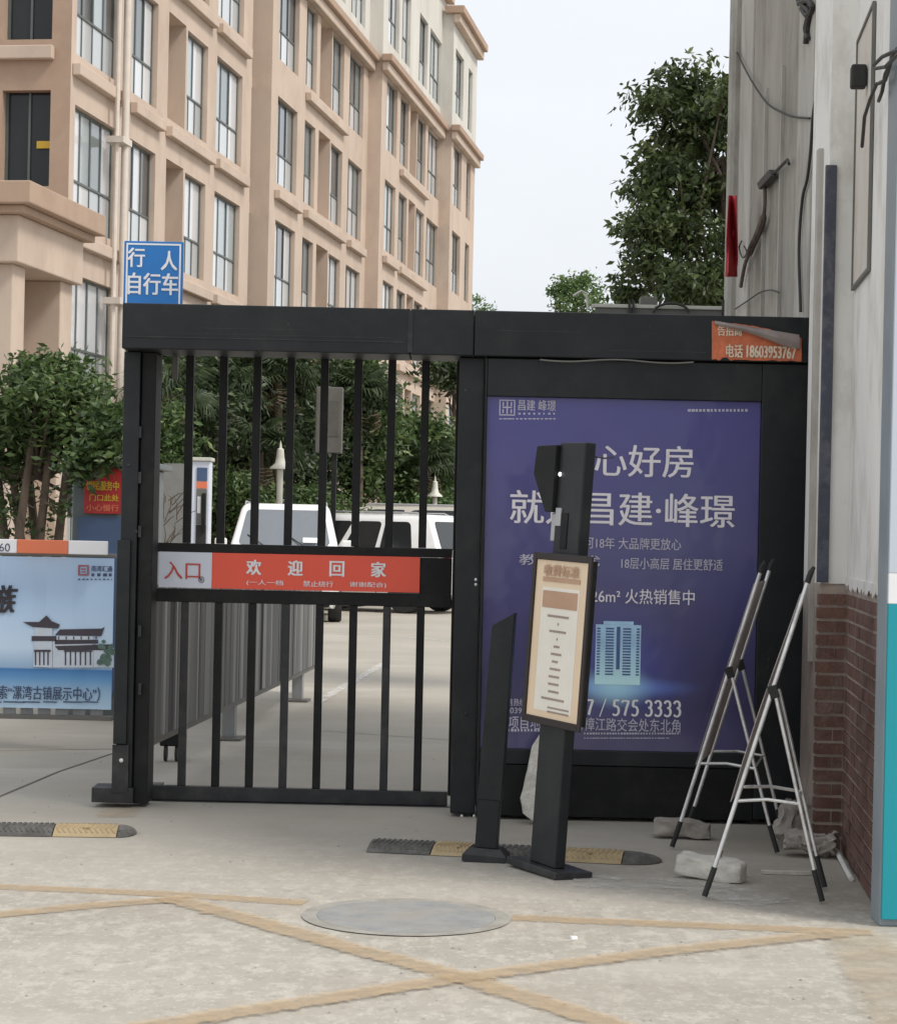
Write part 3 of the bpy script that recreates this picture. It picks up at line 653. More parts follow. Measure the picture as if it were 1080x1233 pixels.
# blue sign on its bracket above the beam's left end
YR = YB+.50
bs = thing('blue_road_sign', 'blue and white rectangular sign for pedestrians and bicycles above the left end of the beam', 'sign', at(184, 370, YR))
q0, q1 = at(148, 372, YR), at(221, 291, YR)
b = MB(); b.box(q0.x, q1.x, YR, YR+.02, q0.z, q1.z); b.build('plate', M_blue, bs, bevel=.003)
b = MB(); w_ = .009; x0, x1, z0, z1 = q0.x+.012, q1.x-.012, q0.z+.0, q1.z-.012
b.box(x0, x1, YR-.002, YR-.0005, z1-w_, z1); b.box(x0, x0+w_, YR-.002, YR-.0005, z0, z1-w_-.0005); b.box(x1-w_, x1, YR-.002, YR-.0005, z0, z1-w_-.0005)
b.build('border', M_white, bs)
txt_px('行', M_white, bs, YR, 154, 174, 298, 321, .02); txt_px('人', M_white, bs, YR, 194, 213, 302, 325, .02)
txt_px('自行车', M_white, bs, YR, 154, 214, 328, 354, .02)
b = MB(); b.box(q0.x+.02, q0.x+.05, YR+.021, YR+.05, 2.3, q1.z-.05); b.box(q1.x-.05, q1.x-.02, YR+.021, YR+.05, 2.3, q1.z-.05); b.build('bracket', M_grey, bs)

# ------------------------------------------------------------------ access kiosk
plate_c = G(668, 1061); U = Vector((-.47, .8827, 0)).normalized(); V_ = Vector((U.y, -U.x, 0))   # U: long axis going back left, V_: to the right
ang = math.atan2(V_.y, V_.x)   # local x = V_, local y = U
kb = plate_c
kio = thing('access_kiosk', 'black access control kiosk with a hooded reader and a framed price notice', 'kiosk', (kb.x, kb.y, 0), (0, R(1.9), 0))
kio.rotation_mode = 'XYZ'
rotm = Matrix.Rotation(R(3.0), 3, 'Y')@Matrix.Rotation(ang, 3, 'Z')
kio.rotation_euler = rotm.to_euler()
b = MB(); b.box(0, .19, 0, .43, .002, .035); pl = b.build('base_plate', M_rail, kio, local=True, bevel=.004)
cx_, cy_ = .045, .085
KH = 1.905
def pxz(py, Y=9.45, px=670): return at(px, py, Y).z
b = MB(); b.box(cx_, cx_+.055, cy_, cy_+.215, .036, KH); b.build('column', M_black, kio, local=True, bevel=.006)
# hood at the top on the far-left narrow side
hz1 = KH-.012; yb_ = cy_+.216
b = MB(); b.prism([(cx_-.02, yb_, hz1), (cx_-.02, yb_+.17, hz1-.005), (cx_-.02, yb_+.185, hz1-.13), (cx_-.02, yb_+.06, hz1-.30), (cx_-.02, yb_, hz1-.30)], (.11, 0, 0)); b.build('hood', M_blackd, kio, local=True, bevel=.004)
b = MB(); b.box(cx_+.005, cx_+.06, yb_+.001, yb_+.04, hz1-.43, hz1-.302); b.build('reader', M_silver, kio, local=True, bevel=.006)
b = MB(); b.box(cx_-.004, cx_-.0005, cy_+.10, cy_+.155, hz1-.46, hz1-.30); b.build('reader_panel', M_blackd, kio, local=True, bevel=.002)
b = MB(); b.box(cx_-.008, cx_-.0005, cy_+.155, cy_+.20, hz1-.36, hz1-.28); b.build('label_plate', M_silver, kio, local=True, bevel=.001)
b = MB(); b.lathe((cx_-.001, cy_+.195, hz1-.13), [(.009, 0), (.009, .004), (.004, .006)], 12, axis=(-1, 0, 0))
M_led = bpy.data.materials.new('white_led'); M_led.use_nodes = True; M_led.node_tree.nodes['Principled BSDF'].inputs['Emission Color'].default_value = (1, 1, .97, 1); M_led.node_tree.nodes['Principled BSDF'].inputs['Emission Strength'].default_value = 2.5
b.build('indicator_light', M_led, kio, local=True)
b = MB(); b.tube([(cx_+.05, cy_+.02, hz1-.045), (cx_+.10, cy_+.0, hz1-.05), (cx_+.14, cy_-.02, hz1-.042)], .004, 6); b.build('cable', M_cable, kio, local=True)
# framed notice on the long face
nz0, nz1 = .655, 1.41; ny0, ny1 = -.11, .385; nx = cx_-.035
b = MB(); b.box(nx, cx_-.001, ny0+.02, ny1-.02, nz0+.02, nz1-.02); b.build('notice_case', M_blackd, kio, local=True, bevel=.003)
M_brown = mat('dark_brown_frame', (.018, .012, .010), .5, var=.2)
b = MB()
b.box(nx-.012, nx-.0005, ny0, ny0+.026, nz0, nz1); b.box(nx-.012, nx-.0005, ny1-.026, ny1, nz0, nz1)
b.box(nx-.012, nx-.0005, ny0+.0262, ny1-.0262, nz0, nz0+.03); b.box(nx-.012, nx-.0005, ny0+.0262, ny1-.0262, nz1-.03, nz1)
b.build('notice_frame', M_brown, kio, local=True, bevel=.002)
M_cream2 = mat('cream_notice_print', (.80, .62, .43), .5, var=.05, scale=3, coat=.3); M_paper = mat('notice_white', (.84, .80, .71), .5, var=.05)
b = MB(); b.box(nx-.004, nx-.0006, ny0+.027, ny1-.027, nz0+.031, nz1-.031); b.build('paper', M_cream2, kio, local=True)
b = MB(); b.box(nx-.0055, nx-.0042, ny0+.09, ny1-.09, nz0+.06, nz1-.15); b.build('paper_panel', M_paper, kio, local=True)
M_tanp = mat('tan_print', (.50, .31, .20), .5)
b = MB(); b.box(nx-.007, nx-.0057, ny0+.10, ny1-.10, nz1-.24, nz1-.165); b.box(nx-.007, nx-.0057, ny0+.09, ny1-.09, nz1-.125, nz1-.105); b.build('paper_band', M_tanp, kio, local=True)
# headline and columns of small print (unreadable in the photo)
lettering('收费标准', M_tanp, kio, (nx-.007, ny1-.10, nz1-.10), (0, -(ny1-ny0-.20), 0), (0, 0, .05), .03, local=True)
M_pr = mat('grey_print', (.36, .28, .24), .6)
b = MB(); yy = nz1-.27; mid = (ny0+ny1)/2
for i, wd in enumerate((.17, .01, .14, .01, .05, .09, .04, .09, .08, .08, .09, .19)):
    x = mid-wd/2
    while x < mid+wd/2: b.box(nx-.0072, nx-.0058, x, x+.009, yy-.010, yy); x += .013
    yy -= .033
for i in range(2):
    x = mid-.14
    while x < mid+.04-.0*i: b.box(nx-.0072, nx-.0058, x, x+.009, nz0+.075-.0-.018*i, nz0+.083-.018*i); x += .013
tag(b.build('fine_print', M_pr, kio, local=True), kind='stuff')

# ------------------------------------------------------------------ slanted-top black post
pb = G(584, 1037)
po = thing('barrier_post', 'black steel post with a slanted top standing left of the kiosk', 'post', pb, (0, R(2.6), R(0)))
po.rotation_euler = (Matrix.Rotation(R(2.9), 3, 'Y')@Matrix.Rotation(R(-8), 3, 'Z')).to_euler()
b = MB(); b.add([(-.10, -.06, 0), (.10, -.06, 0), (.10, .12, 0), (-.10, .12, 0), (-.10, -.06, .03), (.10, -.06, .03), (.10, .12, .03), (-.10, .12, .03), (-.07, -.03, .06), (.07, -.03, .06), (.07, .09, .06), (-.07, .09, .06)],
      [(3, 2, 1, 0), (0, 1, 5, 4), (1, 2, 6, 5), (2, 3, 7, 6), (3, 0, 4, 7), (4, 5, 9, 8), (5, 6, 10, 9), (6, 7, 11, 10), (7, 4, 8, 11), (8, 9, 10, 11)]); b.build('base', M_rail, po, local=True)
b = MB(); b.box(-.05, .05, -.02, .07, .061, .30); b.build('lower_column', M_black, po, local=True, bevel=.003)
b = MB(); b.prism([(-.053, -.025, .28), (.056, -.025, .28), (.056, -.025, 1.14), (-.044, -.025, 1.075)], (0, .10, 0)); b.build('column', M_black, po, local=True, bevel=.003)
b = MB(); b.add([(-.058, -.03, 1.076), (-.05, .08, 1.076), (.062, .08, 1.148), (.062, -.03, 1.148), (-.066, -.03, 1.066)], [(0, 3, 2, 1), (0, 4, 3)]); 

# ------------------------------------------------------------------ easels
def easel(label, foot_n, foot_f, top_px, rear_n, rear_f, hinge_t, wrap=0):
    fn, ff = G(*foot_n), G(*foot_f); rn, rf = G(*rear_n), G(*rear_f)
    tn = at(top_px[0], top_px[1], fn.y+.02); tf = tn+(ff-fn)*.98+Vector((.0, 0, .004))
    t = thing('poster_easel', label, 'easel', (fn+rf)/2*1.0 if False else Vector(((fn.x+rn.x)/2, (fn.y+rf.y)/2, 0)))
    for a, c in ((fn, tn), (ff, tf)):
        b = MB(); b.tube([a+(c-a)*.09, c], .0095, 10); b.build('front_tube', M_alu, t, smooth=True)
        b = MB(); b.tube([a+Vector((0, 0, .012)), a+(c-a)*.10], .0125, 10); b.build('foot', M_rubber, t, smooth=True)
        b = MB(); b.tube([c, c+(c-a).normalized()*.03, c+(c-a).normalized()*.06+Vector((.006, 0, 0))], [.012, .013, .008], 8); b.build('clip', M_rubber, t, smooth=True)
    hn = fn+(tn-fn)*hinge_t; hf = ff+(tf-ff)*hinge_t
    for a, c in ((rn, hn), (rf, hf)):
        b = MB(); b.tube([a+(c-a)*.14, c+Vector((.012, 0, 0))], .0085, 10); b.build('rear_tube', M_alu, t, smooth=True)
        b = MB(); b.tube([a+Vector((0, 0, .012)), a+(c-a)*.16], .012, 10); b.build('foot', M_rubber, t, smooth=True)
        b = MB(); b.obox(c+Vector((.006, 0, 0)), (.018, 0, .006), (0, .014, 0), (-.008, 0, .026)); b.build('hinge', M_rubber, t, bevel=.003)
    for a0, a1, c0, c1 in ((fn, tn, rn, hn), (ff, tf, rf, hf)):     # folding spreaders
        p = a0+(a1-a0)*.31; q = c0+(c1-c0)*.47; m_ = (p+q)/2+Vector((0, 0, .012))
        b = MB()
        b.tube([p, m_], .007, 8); b.tube([m_, q], .007, 8); b.build('spreader', M_alu, t, smooth=True)
    for f_, m_ in ((.53, M_alu),):
        p, q = rn+(hn-rn)*.47, rf+(hf-rf)*.47; b = MB(); b.tube([p, q], .006, 8); b.build('cross_bar', m_, t, smooth=True)
    # poster on its back board, hung on the left side of the front frame
    b = MB(); ax = (tn-fn); nrm = Vector((-ax.z, 0, ax.x)).normalized()*.45; vs = []
    n = 16
    for i in range(n+1):
        f = .30+.66*i/n
        for k, (a, c) in enumerate(((fn, tn), (ff, tf))):
            p = a+(c-a)*f; curl = wrap*(math.sin(i/n*math.pi*1.3+.3)*.5+.5)*(1 if k == 0 else .4)
            vs.append(p+nrm*(.014+curl)+Vector((0, .03*(1 if k == 0 else -1), 0)))
    off = len(vs); vs += [v+nrm*.006 for v in vs]
    fs = [(2*i, 2*i+1, 2*i+3, 2*i+2) for i in range(n)]+[(off+2*i, off+2*i+2, off+2*i+3, off+2*i+1) for i in range(n)]
    fs += [(2*i, 2*i+2, off+2*i+2, off+2*i) for i in range(n)]+[(2*i+1, off+2*i+1, off+2*i+3, 2*i+3) for i in range(n)]+[(0, off, off+1, 1), (2*n, 2*n+1, off+2*n+1, off+2*n)]
    b.add(vs, fs); b.build('poster_board', mat('faded_poster_board', (.52, .49, .48), .5, var=.3, scale=6, dirt=(.40, .22, .17), dirt_amt=.6, dirt_scale=4), t, smooth=True)
    return t
e1 = easel('folding aluminium poster easel nearest to the camera, by the white block', (848, 1083), (856, 1060), (972, 702), (990, 1089), (993, 1072), .655, .03)
e2 = easel('folding aluminium poster easel further back, leaning towards the advertising cabinet', (809, 1023), (826, 1003), (915, 690), (936, 1030), (944, 1008), .64, .008)
for e in (e1, e2): e['group'] = 'poster easels by the brick wall'

# ------------------------------------------------------------------ blocks and rocks
def rock(name, label, cat, c, size, rot, m, seed, amp=.012):
    vs, fs = rough_block(*size, amp=amp, seed=seed)
    rm = Euler(rot).to_matrix(); vs = [rm@v for v in vs]; zmin = min(v.z for v in vs)
    b = MB(); b.add([v+Vector((c.x, c.y, -zmin-.004)) for v in vs], fs)
    return tag(b.build(name, m, smooth=True), label, cat)
rock('concrete_block', 'long pale concrete block behind the front foot of the nearer easel', 'concrete block', G(856, 1060), (.30, .10, .085), (R(6), R(5), R(-27)), M_stone, 1)
rock('concrete_block', 'grey brown concrete block by the foot of the further easel', 'concrete block', G(822, 1010), (.28, .10, .075), (0, R(3), R(-12)), M_stone2, 2, .016)
rock('stone', 'flat rounded stone at the foot of the brick wall', 'stone', G(977, 1032), (.23, .14, .09), (0, R(2), R(-8)), M_stone2, 3, .03)
rock('stone', 'grey stone leaning up behind the easels near the cabinet corner', 'stone', G(955, 1020), (.16, .08, .19), (R(-14), R(32), R(10)), M_stone2, 4, .03)
rock('stone', 'tiny white stone lying on the paving near the yellow stripes', 'stone', G(691, 1131), (.025, .02, .014), (0, 0, .4), M_white, 5, .003)
s_ = G(640, 994); vs = []
outl = [(.02, 0), (-.045, .06), (-.055, .13), (-.03, .24), (-.015, .33), (.0, .40), (.035, .465), (.075, .47), (.10, .30), (.11, .1), (.09, 0)]
import bmesh
bm_ = bmesh.new(); vv = [bm_.verts.new((s_.x+x+random.uniform(-.006, .006), s_.y-.02, z)) for x, z in outl]; f_ = bm_.faces.new(vv)
r_ = bmesh.ops.extrude_face_region(bm_, geom=[f_]); ev = [v for v in r_['geom'] if isinstance(v, bmesh.types.BMVert)]
for v in ev: v.co += Vector((0, .07, 0))
bmesh.ops.triangulate(bm_, faces=bm_.faces[:]); bmesh.ops.subdivide_edges(bm_, edges=bm_.edges[:], cuts=2)
from mathutils import noise as mn
for v in bm_.verts: v.co += mn.noise_vector(v.co*16)*.010
b = MB(); bm_.verts.index_update(); b.add([v.co+Vector((0, (v.co.z)*.18, 0)) for v in bm_.verts], [tuple(v.index for v in f.verts) for f in bm_.faces]); bm_.free()
tag(b.build('stone_slab', M_stone), 'upright pale broken slab leaning on the cabinet behind the kiosk', 'stone slab')
b = MB(); b.tube([G(1007, 1030)+Vector((0, 0, .02)), G(1020, 1054)+Vector((0, 0, .015)), G(1025, 1062)+Vector((0, 0, .012))], .012, 8)
tag(b.build('plastic_pipe', M_plaster), 'short broken white plastic pipe at the foot of the brick wall', 'pipe')
b = MB(); a_, c_ = G(918, 1054), G(980, 1055); b.box(a_.x, c_.x, c_.y, c_.y+.04, .002, .016)
tag(b.build('wooden_strip', M_stone), 'flat pale strip lying on the ground behind the nearer easel', 'strip')

b = MB()
for i in range(420):
    px = random.uniform(-20, 1060); py = random.choice((random.uniform(960, 1230), random.uniform(880, 1060))); q = G(px, py)
    r_ = random.choice((.003, .004, .005, .008)); v = [q+Vector((r_*random.uniform(.6, 1.3)*math.cos(k*1.6+i), r_*random.uniform(.6, 1.3)*math.sin(k*1.6+i), .001)) for k in range(4)]
    b.add(v+[q+Vector((0, 0, r_*.8))], [(0, 1, 4), (1, 2, 4), (2, 3, 4), (3, 0, 4)])
tag(b.build('grit', M_stone2), 'loose grit and tiny stones scattered over the paving', kind='stuff')
# ------------------------------------------------------------------ right-hand building
XW = 2.02
rb = thing('roadside_building', 'weathered grey building on the right with a brick plinth and white plastered pillar', 'building', (2.2, 11, 0))
HB = 7.5
cor = G(1011, 1025); Yp = 10.4; Xc = at(1013, 1010, Yp).x; Xl = at(982, 850, Yp).x
zbk = at(1010, 703, Yp).z
dW = Vector((-.095, -1, 0)).normalized(); Lw = 1.70          # side wall comes towards the street
nW = Vector((-1, .095, 0)).normalized()
cpt = Vector((Xc, Yp, 0)); ept = cpt+dW*Lw
# plaster (upper) and mortar bed (lower)
b = MB(); e = .02
b.add([(Xl+.012, Yp, zbk), (Xc, Yp, zbk), (Xc, Yp, HB), (Xl+.012, Yp, HB), (ept.x, ept.y, zbk), (ept.x, ept.y, HB), (Xl+.012, Yp+.5, zbk), (Xl+.012, Yp+.5, HB)],
      [(0, 1, 2, 3), (1, 4, 5, 2), (6, 0, 3, 7)]); b.build('plaster_wall', M_plaster, rb)
b = MB(); o_ = Vector((0, .005, 0)); q_ = -nW*.005
cp2 = cpt+Vector((.0, .005, 0))+q_; ep2 = ept+q_
b.add([(Xl+.012, Yp+.005, 0), (cp2.x, Yp+.005, 0), (cp2.x, Yp+.012, zbk), (Xl+.012, Yp+.012, zbk), (ep2.x, ep2.y, 0), (ep2.x, ep2.y, zbk), (Xl+.012, Yp+.5, 0), (Xl+.012, Yp+.5, zbk)],
      [(0, 1, 2, 3), (1, 4, 5, 2), (6, 0, 3, 7)]); b.build('mortar_bed', M_mortar, rb)
b = MB(); b.prism([(Xl+.03, Yp+.03, 0), (Xc+.03, Yp+.02, 0), (ept.x+.03, ept.y, 0), (5, ept.y, 0), (5, Yp+.5, 0), (Xl+.03, Yp+.5, 0)], (0, 0, HB)); b.build('wall_core', M_conc, rb)
b = MB(); n = 60; vs = []
for i in range(n+1):
    sA = Lw*i/n; q = cpt+dW*sA+nW*.009; zl = zbk-random.uniform(.0, .035); vs += [Vector((q.x, q.y, zl)), Vector((q.x, q.y, zbk+.03)), Vector((q.x, q.y, zbk+.03))-nW*.008]
b.add(vs, [(3*i, 3*i+3, 3*i+4, 3*i+1) for i in range(n)]+[(3*i+1, 3*i+4, 3*i+5, 3*i+2) for i in range(n)]); b.build('plaster_edge', M_plaster, rb)
# bricks
bw = .235; bh = .051; pit = .0655
proto = {}
def brick_mesh(ln):
    k = round(ln, 3)
    if k not in proto:
        mb = MB(); mb.box(-ln/2, ln/2, 0, .045, 0, bh); o = mb.build('brick_tmp', M_brick, origin=(0, 0, 0)); proto[k] = o.data; bpy.data.objects.remove(o)
        proto[k].name = 'brick'
    return proto[k]
def put_brick(p, along, out, ln):
    o = bpy.data.objects.new('brick', brick_mesh(ln)); COL.objects.link(o); o.parent = rb
    pr = p+out*random.uniform(-.002, .004)
    o.location = pr-Vector(rb.location); o.rotation_euler = (random.uniform(-.012, .012), random.uniform(-.008, .008), math.atan2(along.y, along.x))
nc = int(zbk/pit)
for r in range(nc):
    z = .008+r*pit
    wA = Xc-Xl-.004
    if r % 2: put_brick(Vector((Xl+wA/2, Yp, z)), Vector((1, 0, 0)), Vector((0, -1, 0)), wA)
    else:
        put_brick(Vector((Xl+wA*.32, Yp, z)), Vector((1, 0, 0)), Vector((0, -1, 0)), wA*.58); put_brick(Vector((Xl+wA*.82, Yp, z)), Vector((1, 0, 0)), Vector((0, -1, 0)), wA*.32)
    s = .012-(bw/2 if r % 2 else 0)
    while s < 1.66:
        a, e_ = max(s, .012), min(s+bw-.012, 1.69)
        if e_-a > .05:
            put_brick(cpt+dW*((a+e_)/2)+Vector((0, 0, z))+nW*.002, dW, nW, round(e_-a, 3))
        s += bw
# long weathered wall receding behind the gate, in bays with shallow pilasters
for y0, y1, x, m_, nm in ((10.9, 11.35, 1.965, M_conc2, 'pilaster'), (11.352, 12.02, XW, M_conc, 'wall_bay'), (12.022, 12.55, 1.975, M_conc2, 'pilaster'),
                      (12.552, 14.6, XW-.02, M_conc, 'wall_bay'), (14.602, 15.2, 1.985, M_conc2, 'pilaster')):
    b = MB(); b.box(x, 6, y0, y1, 0, HB); b.build(nm, m_, rb, bevel=.01)
b = MB()
for y, x0 in ((13.2, XW-.02), (13.9, XW-.02)): b.box(x0-.022, x0-.0005, y, y+.03, 0, 4.4)
b.tube([(1.955, 15.26, 0), (1.955, 15.26, HB)], .045, 10); b.build('drainpipe', M_conc2, rb)
# navy board and pale pilaster strip on the pillar
YV = Yp-.03
b = MB(); q0, q1 = at(984, 700, YV), at(997.5, 700, YV); z1 = at(1000, 198, YV).z
b.box(q0.x, q1.x, YV, Yp-.002, zbk+.005, z1)
nb_ = b.build('name_board', M_navy, None, bevel=.003); tag(nb_, 'tall narrow navy board fixed upright on the white pillar', 'board')
b = MB(); q0, q1 = at(976.5, 600, YV+.2), at(984, 600, YV+.2); b.box(q0.x, q1.x, YV+.2, YV+.26, .9, at(985, 178, YV+.2).z); b.build('trim_strip', M_conc2, rb, bevel=.003)
# framed notice on the side wall
def wallp(px, py, off=.0):     # intersect ray with side wall plane
    a, bb = ray(px, py); # point = (aY, Y, H+bY); (p-cpt).nW = off
    Y = (off+cpt.x*nW.x+cpt.y*nW.y)/(a*nW.x+nW.y); return Vector((a*Y, Y, H+bb*Y))
w0, w1 = wallp(1029, 350), wallp(1049, 315); zt0 = wallp(1030, 62).z
fr = thing('wall_notice', 'tall faded notice in a thin frame high on the white side wall', 'notice', w0)
def wq(b, s0, s1, z0, z1, o0, o1):
    p = [w0+dW*s+Vector((0, 0, 0)) for s in (s0, s1)]
    P8 = []
    for z in (z0, z1):
        for (q, o) in ((p[0], o0), (p[1], o0), (p[1], o1), (p[0], o1)): P8.append(Vector((q.x, q.y, z))+nW*o)
    b.hexa(P8)
Ln = (Vector((w1.x, w1.y, 0))-Vector((w0.x, w0.y, 0))).length; za, zb2 = w0.z, zt0
b = MB(); wq(b, .017, Ln-.017, za+.017, zb2-.017, .003, .010); b.build('sheet', M_pnotice, fr)
b = MB(); wq(b, 0, .016, za, zb2, .003, .018); wq(b, Ln-.016, Ln, za, zb2, .003, .018); wq(b, .0165, Ln-.0165, za, za+.016, .003, .018); wq(b, .0165, Ln-.0165, zb2-.016, zb2, .003, .018); b.build('frame', M_grey, fr)
# black junction box with hanging cables
j0 = wallp(1047, 92); jb_ = thing('junction_box', 'small black junction box with loose cables on the white wall', 'junction box', j0)
b = MB(); c = j0+nW*.05; b.obox(c, dW*.038, nW*.035, (0, 0, .052)); b.build('housing', M_rubber, jb_, bevel=.01)
for pts in ([(1052, 78), (1062, 68), (1075, 62), (1095, 55)], [(1054, 82), (1066, 80), (1080, 66), (1100, 60)], [(1056, 100), (1048, 118), (1041, 140), (1038, 176)], [(1080, 58), (1066, 88), (1062, 110), (1058, 121)], [(1075, 66), (1066, 96), (1058, 100)]):
    b = MB(); pp = [wallp(x, y, .05+.02*math.sin(i)) for i, (x, y) in enumerate(pts)]; b.tube(pp, .008, 6); b.build('cable', M_cable, jb_, smooth=True)
# cables and fittings on the grey wall
def wp2(px, py, X=1.96):
    a, bb = ray(px, py); Y = X/a; return Vector((X, Y, H+bb*Y))
def catm(pts, k=4):
    P_ = [pts[0]]+pts+[pts[-1]]; out = []
    for i in range(1, len(P_)-2):
        for j in range(k):
            t_ = j/k; a, b_, c, d = P_[i-1], P_[i], P_[i+1], P_[i+2]
            out.append(.5*((2*b_)+(c-a)*t_+(2*a-5*b_+4*c-d)*t_**2+(3*b_-a-3*c+d)*t_**3))
    return out+[pts[-1]]
cab_sets = [
 ('thin cable sagging from the far corner of the grey wall to its middle', [(886, 60), (900, 88), (912, 108), (925, 125), (940, 134), (955, 140), (975, 142)], .007),
 ('long black cable hanging down the middle of the grey wall', [(1004, 0), (998, 50), (990, 90), (980, 130), (976, 180), (972, 215), (966, 240), (962, 300), (964, 375)], .009),
 ('thin cable looping low across the grey wall just above the beam', [(885, 372), (900, 362), (915, 352), (928, 349), (938, 352)], .005)]
for lb, pts, r_ in cab_sets:
    b = MB(); b.tube(catm([wp2(*p) for p in pts]), r_, 6); tag(b.build('wall_cable', M_cable, smooth=True), lb, 'cable', 'cables on the grey wall')
ft = thing('cable_fitting', 'brown rusty bracket with a twisted cable bundle on the grey wall', 'cable fitting', wp2(920, 215))
b = MB(); b.tube(catm([wp2(*p) for p in [(920, 220), (921, 240), (919, 262), (912, 282), (904, 300), (897, 318), (892, 345)]]), [.012]*8+[.024]*10+[.013]*7, 7); b.build('cable_bundle', mat('rusty_cable', (.12, .095, .08), .9, var=.4, scale=20), ft)
b = MB(); c = wp2(924, 216); b.obox(c, (.025, 0, 0), (0, .26, .0), (0, .05, .028)); b.build('bracket', M_cable, ft, bevel=.004)
b = MB(); b.tube([wp2(926, 214), wp2(940, 200), wp2(948, 192), wp2(950, 197)], .010, 6); b.build('hook', M_cable, ft)
b = MB(); b.tube(catm([wp2(*p) for p in [(893, 290), (890, 298), (894, 310), (899, 304), (896, 296)]]), .006, 6); b.build('wire_loop', M_cable, ft)
ft = thing('cable_fitting', 'tangle of dark cables high on the grey wall', 'cable fitting', wp2(970, 20))
for pts in ([(958, -6), (966, 6), (974, 14), (972, 30), (970, 52)], [(962, 4), (972, 0), (978, 8), (972, 18), (965, 10)], [(974, 16), (970, 34), (973, 46)]):
    b = MB(); b.tube(catm([wp2(*p) for p in pts]), .016, 6); b.build('cable', M_cable, ft)
# red cloth banner at the far corner
rc0, rc1 = wp2(873, 330, 1.90), wp2(889, 235, 1.90)
b = MB(); vs = []; n = 14
Yb = 14.2
for i in range(n+1):
    f = i/n; y = 333-98*f
    for j in range(5):
        g_ = j/4; xx = 873+5*f+(15*(1-f*.45))*g_; p = at(xx, y, Yb-.1*math.sin(g_*5+f*3)); vs.append(p)
b.add(vs, [(i*5+j, i*5+j+1, (i+1)*5+j+1, (i+1)*5+j) for i in range(n) for j in range(4)])
o = b.build('red_banner', M_flag, smooth=True); o.modifiers.new('solid', 'SOLIDIFY').thickness = .006; tag(o, 'red cloth banner hanging at the far corner of the grey wall', 'banner')
# teal and white board at the right edge
q0 = G(1060, 1117); yb0 = q0.y; q1 = G(1048, 1082)
tb = thing('hoarding_box', 'tall teal, white and pale grey display board at the right edge', 'display board', (q0.x+.4, yb0, 0))
zw0, zw1 = at(1068, 727, yb0).z, at(1068, 690, yb0).z
x0, x1 = q0.x, q0.x+.95
for nm, z0, z1, m_ in (('teal_panel', .03, zw0-.001, M_teal), ('white_panel', zw0, zw1-.001, M_white), ('grey_panel', zw1, 4.3, M_pgrey)):
    b = MB(); b.box(x0+.004, x1, yb0, yb0+.02, z0, z1); b.build(nm, m_, tb, bevel=.002)
b = MB(); b.box(x0, x1, yb0+.021, yb0+.20, .0, 4.32); b.build('case', M_edge, tb, bevel=.006)

# ------------------------------------------------------------------ left vehicle barrier with poster
YF = 14.2
vb = thing('vehicle_barrier', 'folding vehicle barrier on the left, its slats covered by a pale blue poster', 'barrier', at(0, 868, YF))
fx0, fx1 = at(-420, 770, YF).x, at(137, 770, YF).x; fz0, fz1 = at(70, 867, YF).z, at(70, 671, YF).z
b = MB(); b.box(fx0, fx1, YF, YF+.05, fz0, fz0+.03); b.build('bottom_rail', M_grey, vb, bevel=.004)
b = MB(); b.box(fx0, fx1, YF, YF+.05, fz1+.002, fz1+.03); b.build('top_rail', M_grey, vb, bevel=.004)
sl_ = MB(); sl_.box(-.04, .04, -.012, .012, 0, fz1-fz0-.034); so_ = sl_.build('slat', M_gfence2, None, origin=(0, 0, 0)); sm = so_.data; bpy.data.objects.remove(so_)
x = fx0+.06
while x < fx1-.03:
    o = bpy.data.objects.new('slat', sm); COL.objects.link(o); o.parent = vb; o.location = Vector((x, YF+.025, fz0+.031))-Vector(vb.location); x += .115
def sky_print():
    m = bpy.data.materials.new('pale_blue_poster_print'); m.use_nodes = True; N, L, bs_ = nodes(m)
    g = N.new('ShaderNodeNewGeometry'); sx = N.new('ShaderNodeSeparateXYZ'); L.new(g.outputs['Position'], sx.inputs[0])
    mr_ = N.new('ShaderNodeMapRange'); mr_.inputs[1].default_value = fz0+.07; mr_.inputs[2].default_value = fz1; L.new(sx.outputs[2], mr_.inputs[0])
    r = N.new('ShaderNodeValToRGB'); L.new(mr_.outputs[0], r.inputs[0]); el = r.color_ramp.elements
    el[0].color = (.50, .68, .85, 1); el[1].color = (.42, .58, .80, 1)
    for p_, c in ((.12, (.34, .52, .72)), (.20, (.13, .33, .60)), (.262, (.05, .20, .48)), (.268, (.30, .45, .64)), (.40, (.58, .73, .90)), (.7, (.47, .64, .87))):
        e = el.new(p_); e.color = c+(1,)
    L.new(r.outputs[0], bs_.inputs['Base Color']); bs_.inputs['Roughness'].default_value = .4
    return m
b = MB(); n = 34; vs = []; px0, px1 = fx0+.02, fx1-.005
for i in range(n+1):
    x = px0+(px1-px0)*i/n; yy = YF-.012-.004*math.sin(i*2.1)
    vs += [(x, yy, fz0+.075), (x, yy, fz1)]
b.add(vs, [(2*i, 2*i+2, 2*i+3, 2*i+1) for i in range(n)]); b.build('poster', sky_print(), vb)
YFp = YF-.018
M_roof = mat('printed_roof', (.06, .05, .065), .6); M_inkb = mat('printed_navy_ink', (.05, .07, .14), .6); M_leafp = mat('printed_tree', (.10, .17, .14), .6, var=.3, scale=30); M_wall_p = mat('printed_white_wall', (.60, .66, .74), .6)
def flat(b, pts, Y=YFp, lay=0):
    b.add([at(x, y, Y-.001*lay) for x, y in pts], [tuple(range(len(pts)))])
b = MB()
for q in ([(40, 803), (63, 804), (63, 750), (42, 750)], [(63.5, 804), (112, 804), (112, 766), (63.5, 766)], [(112.5, 804), (137, 804), (137, 780), (112.5, 778)]): flat(b, q)
b.build('house_picture', M_wall_p, vb)
b = MB()
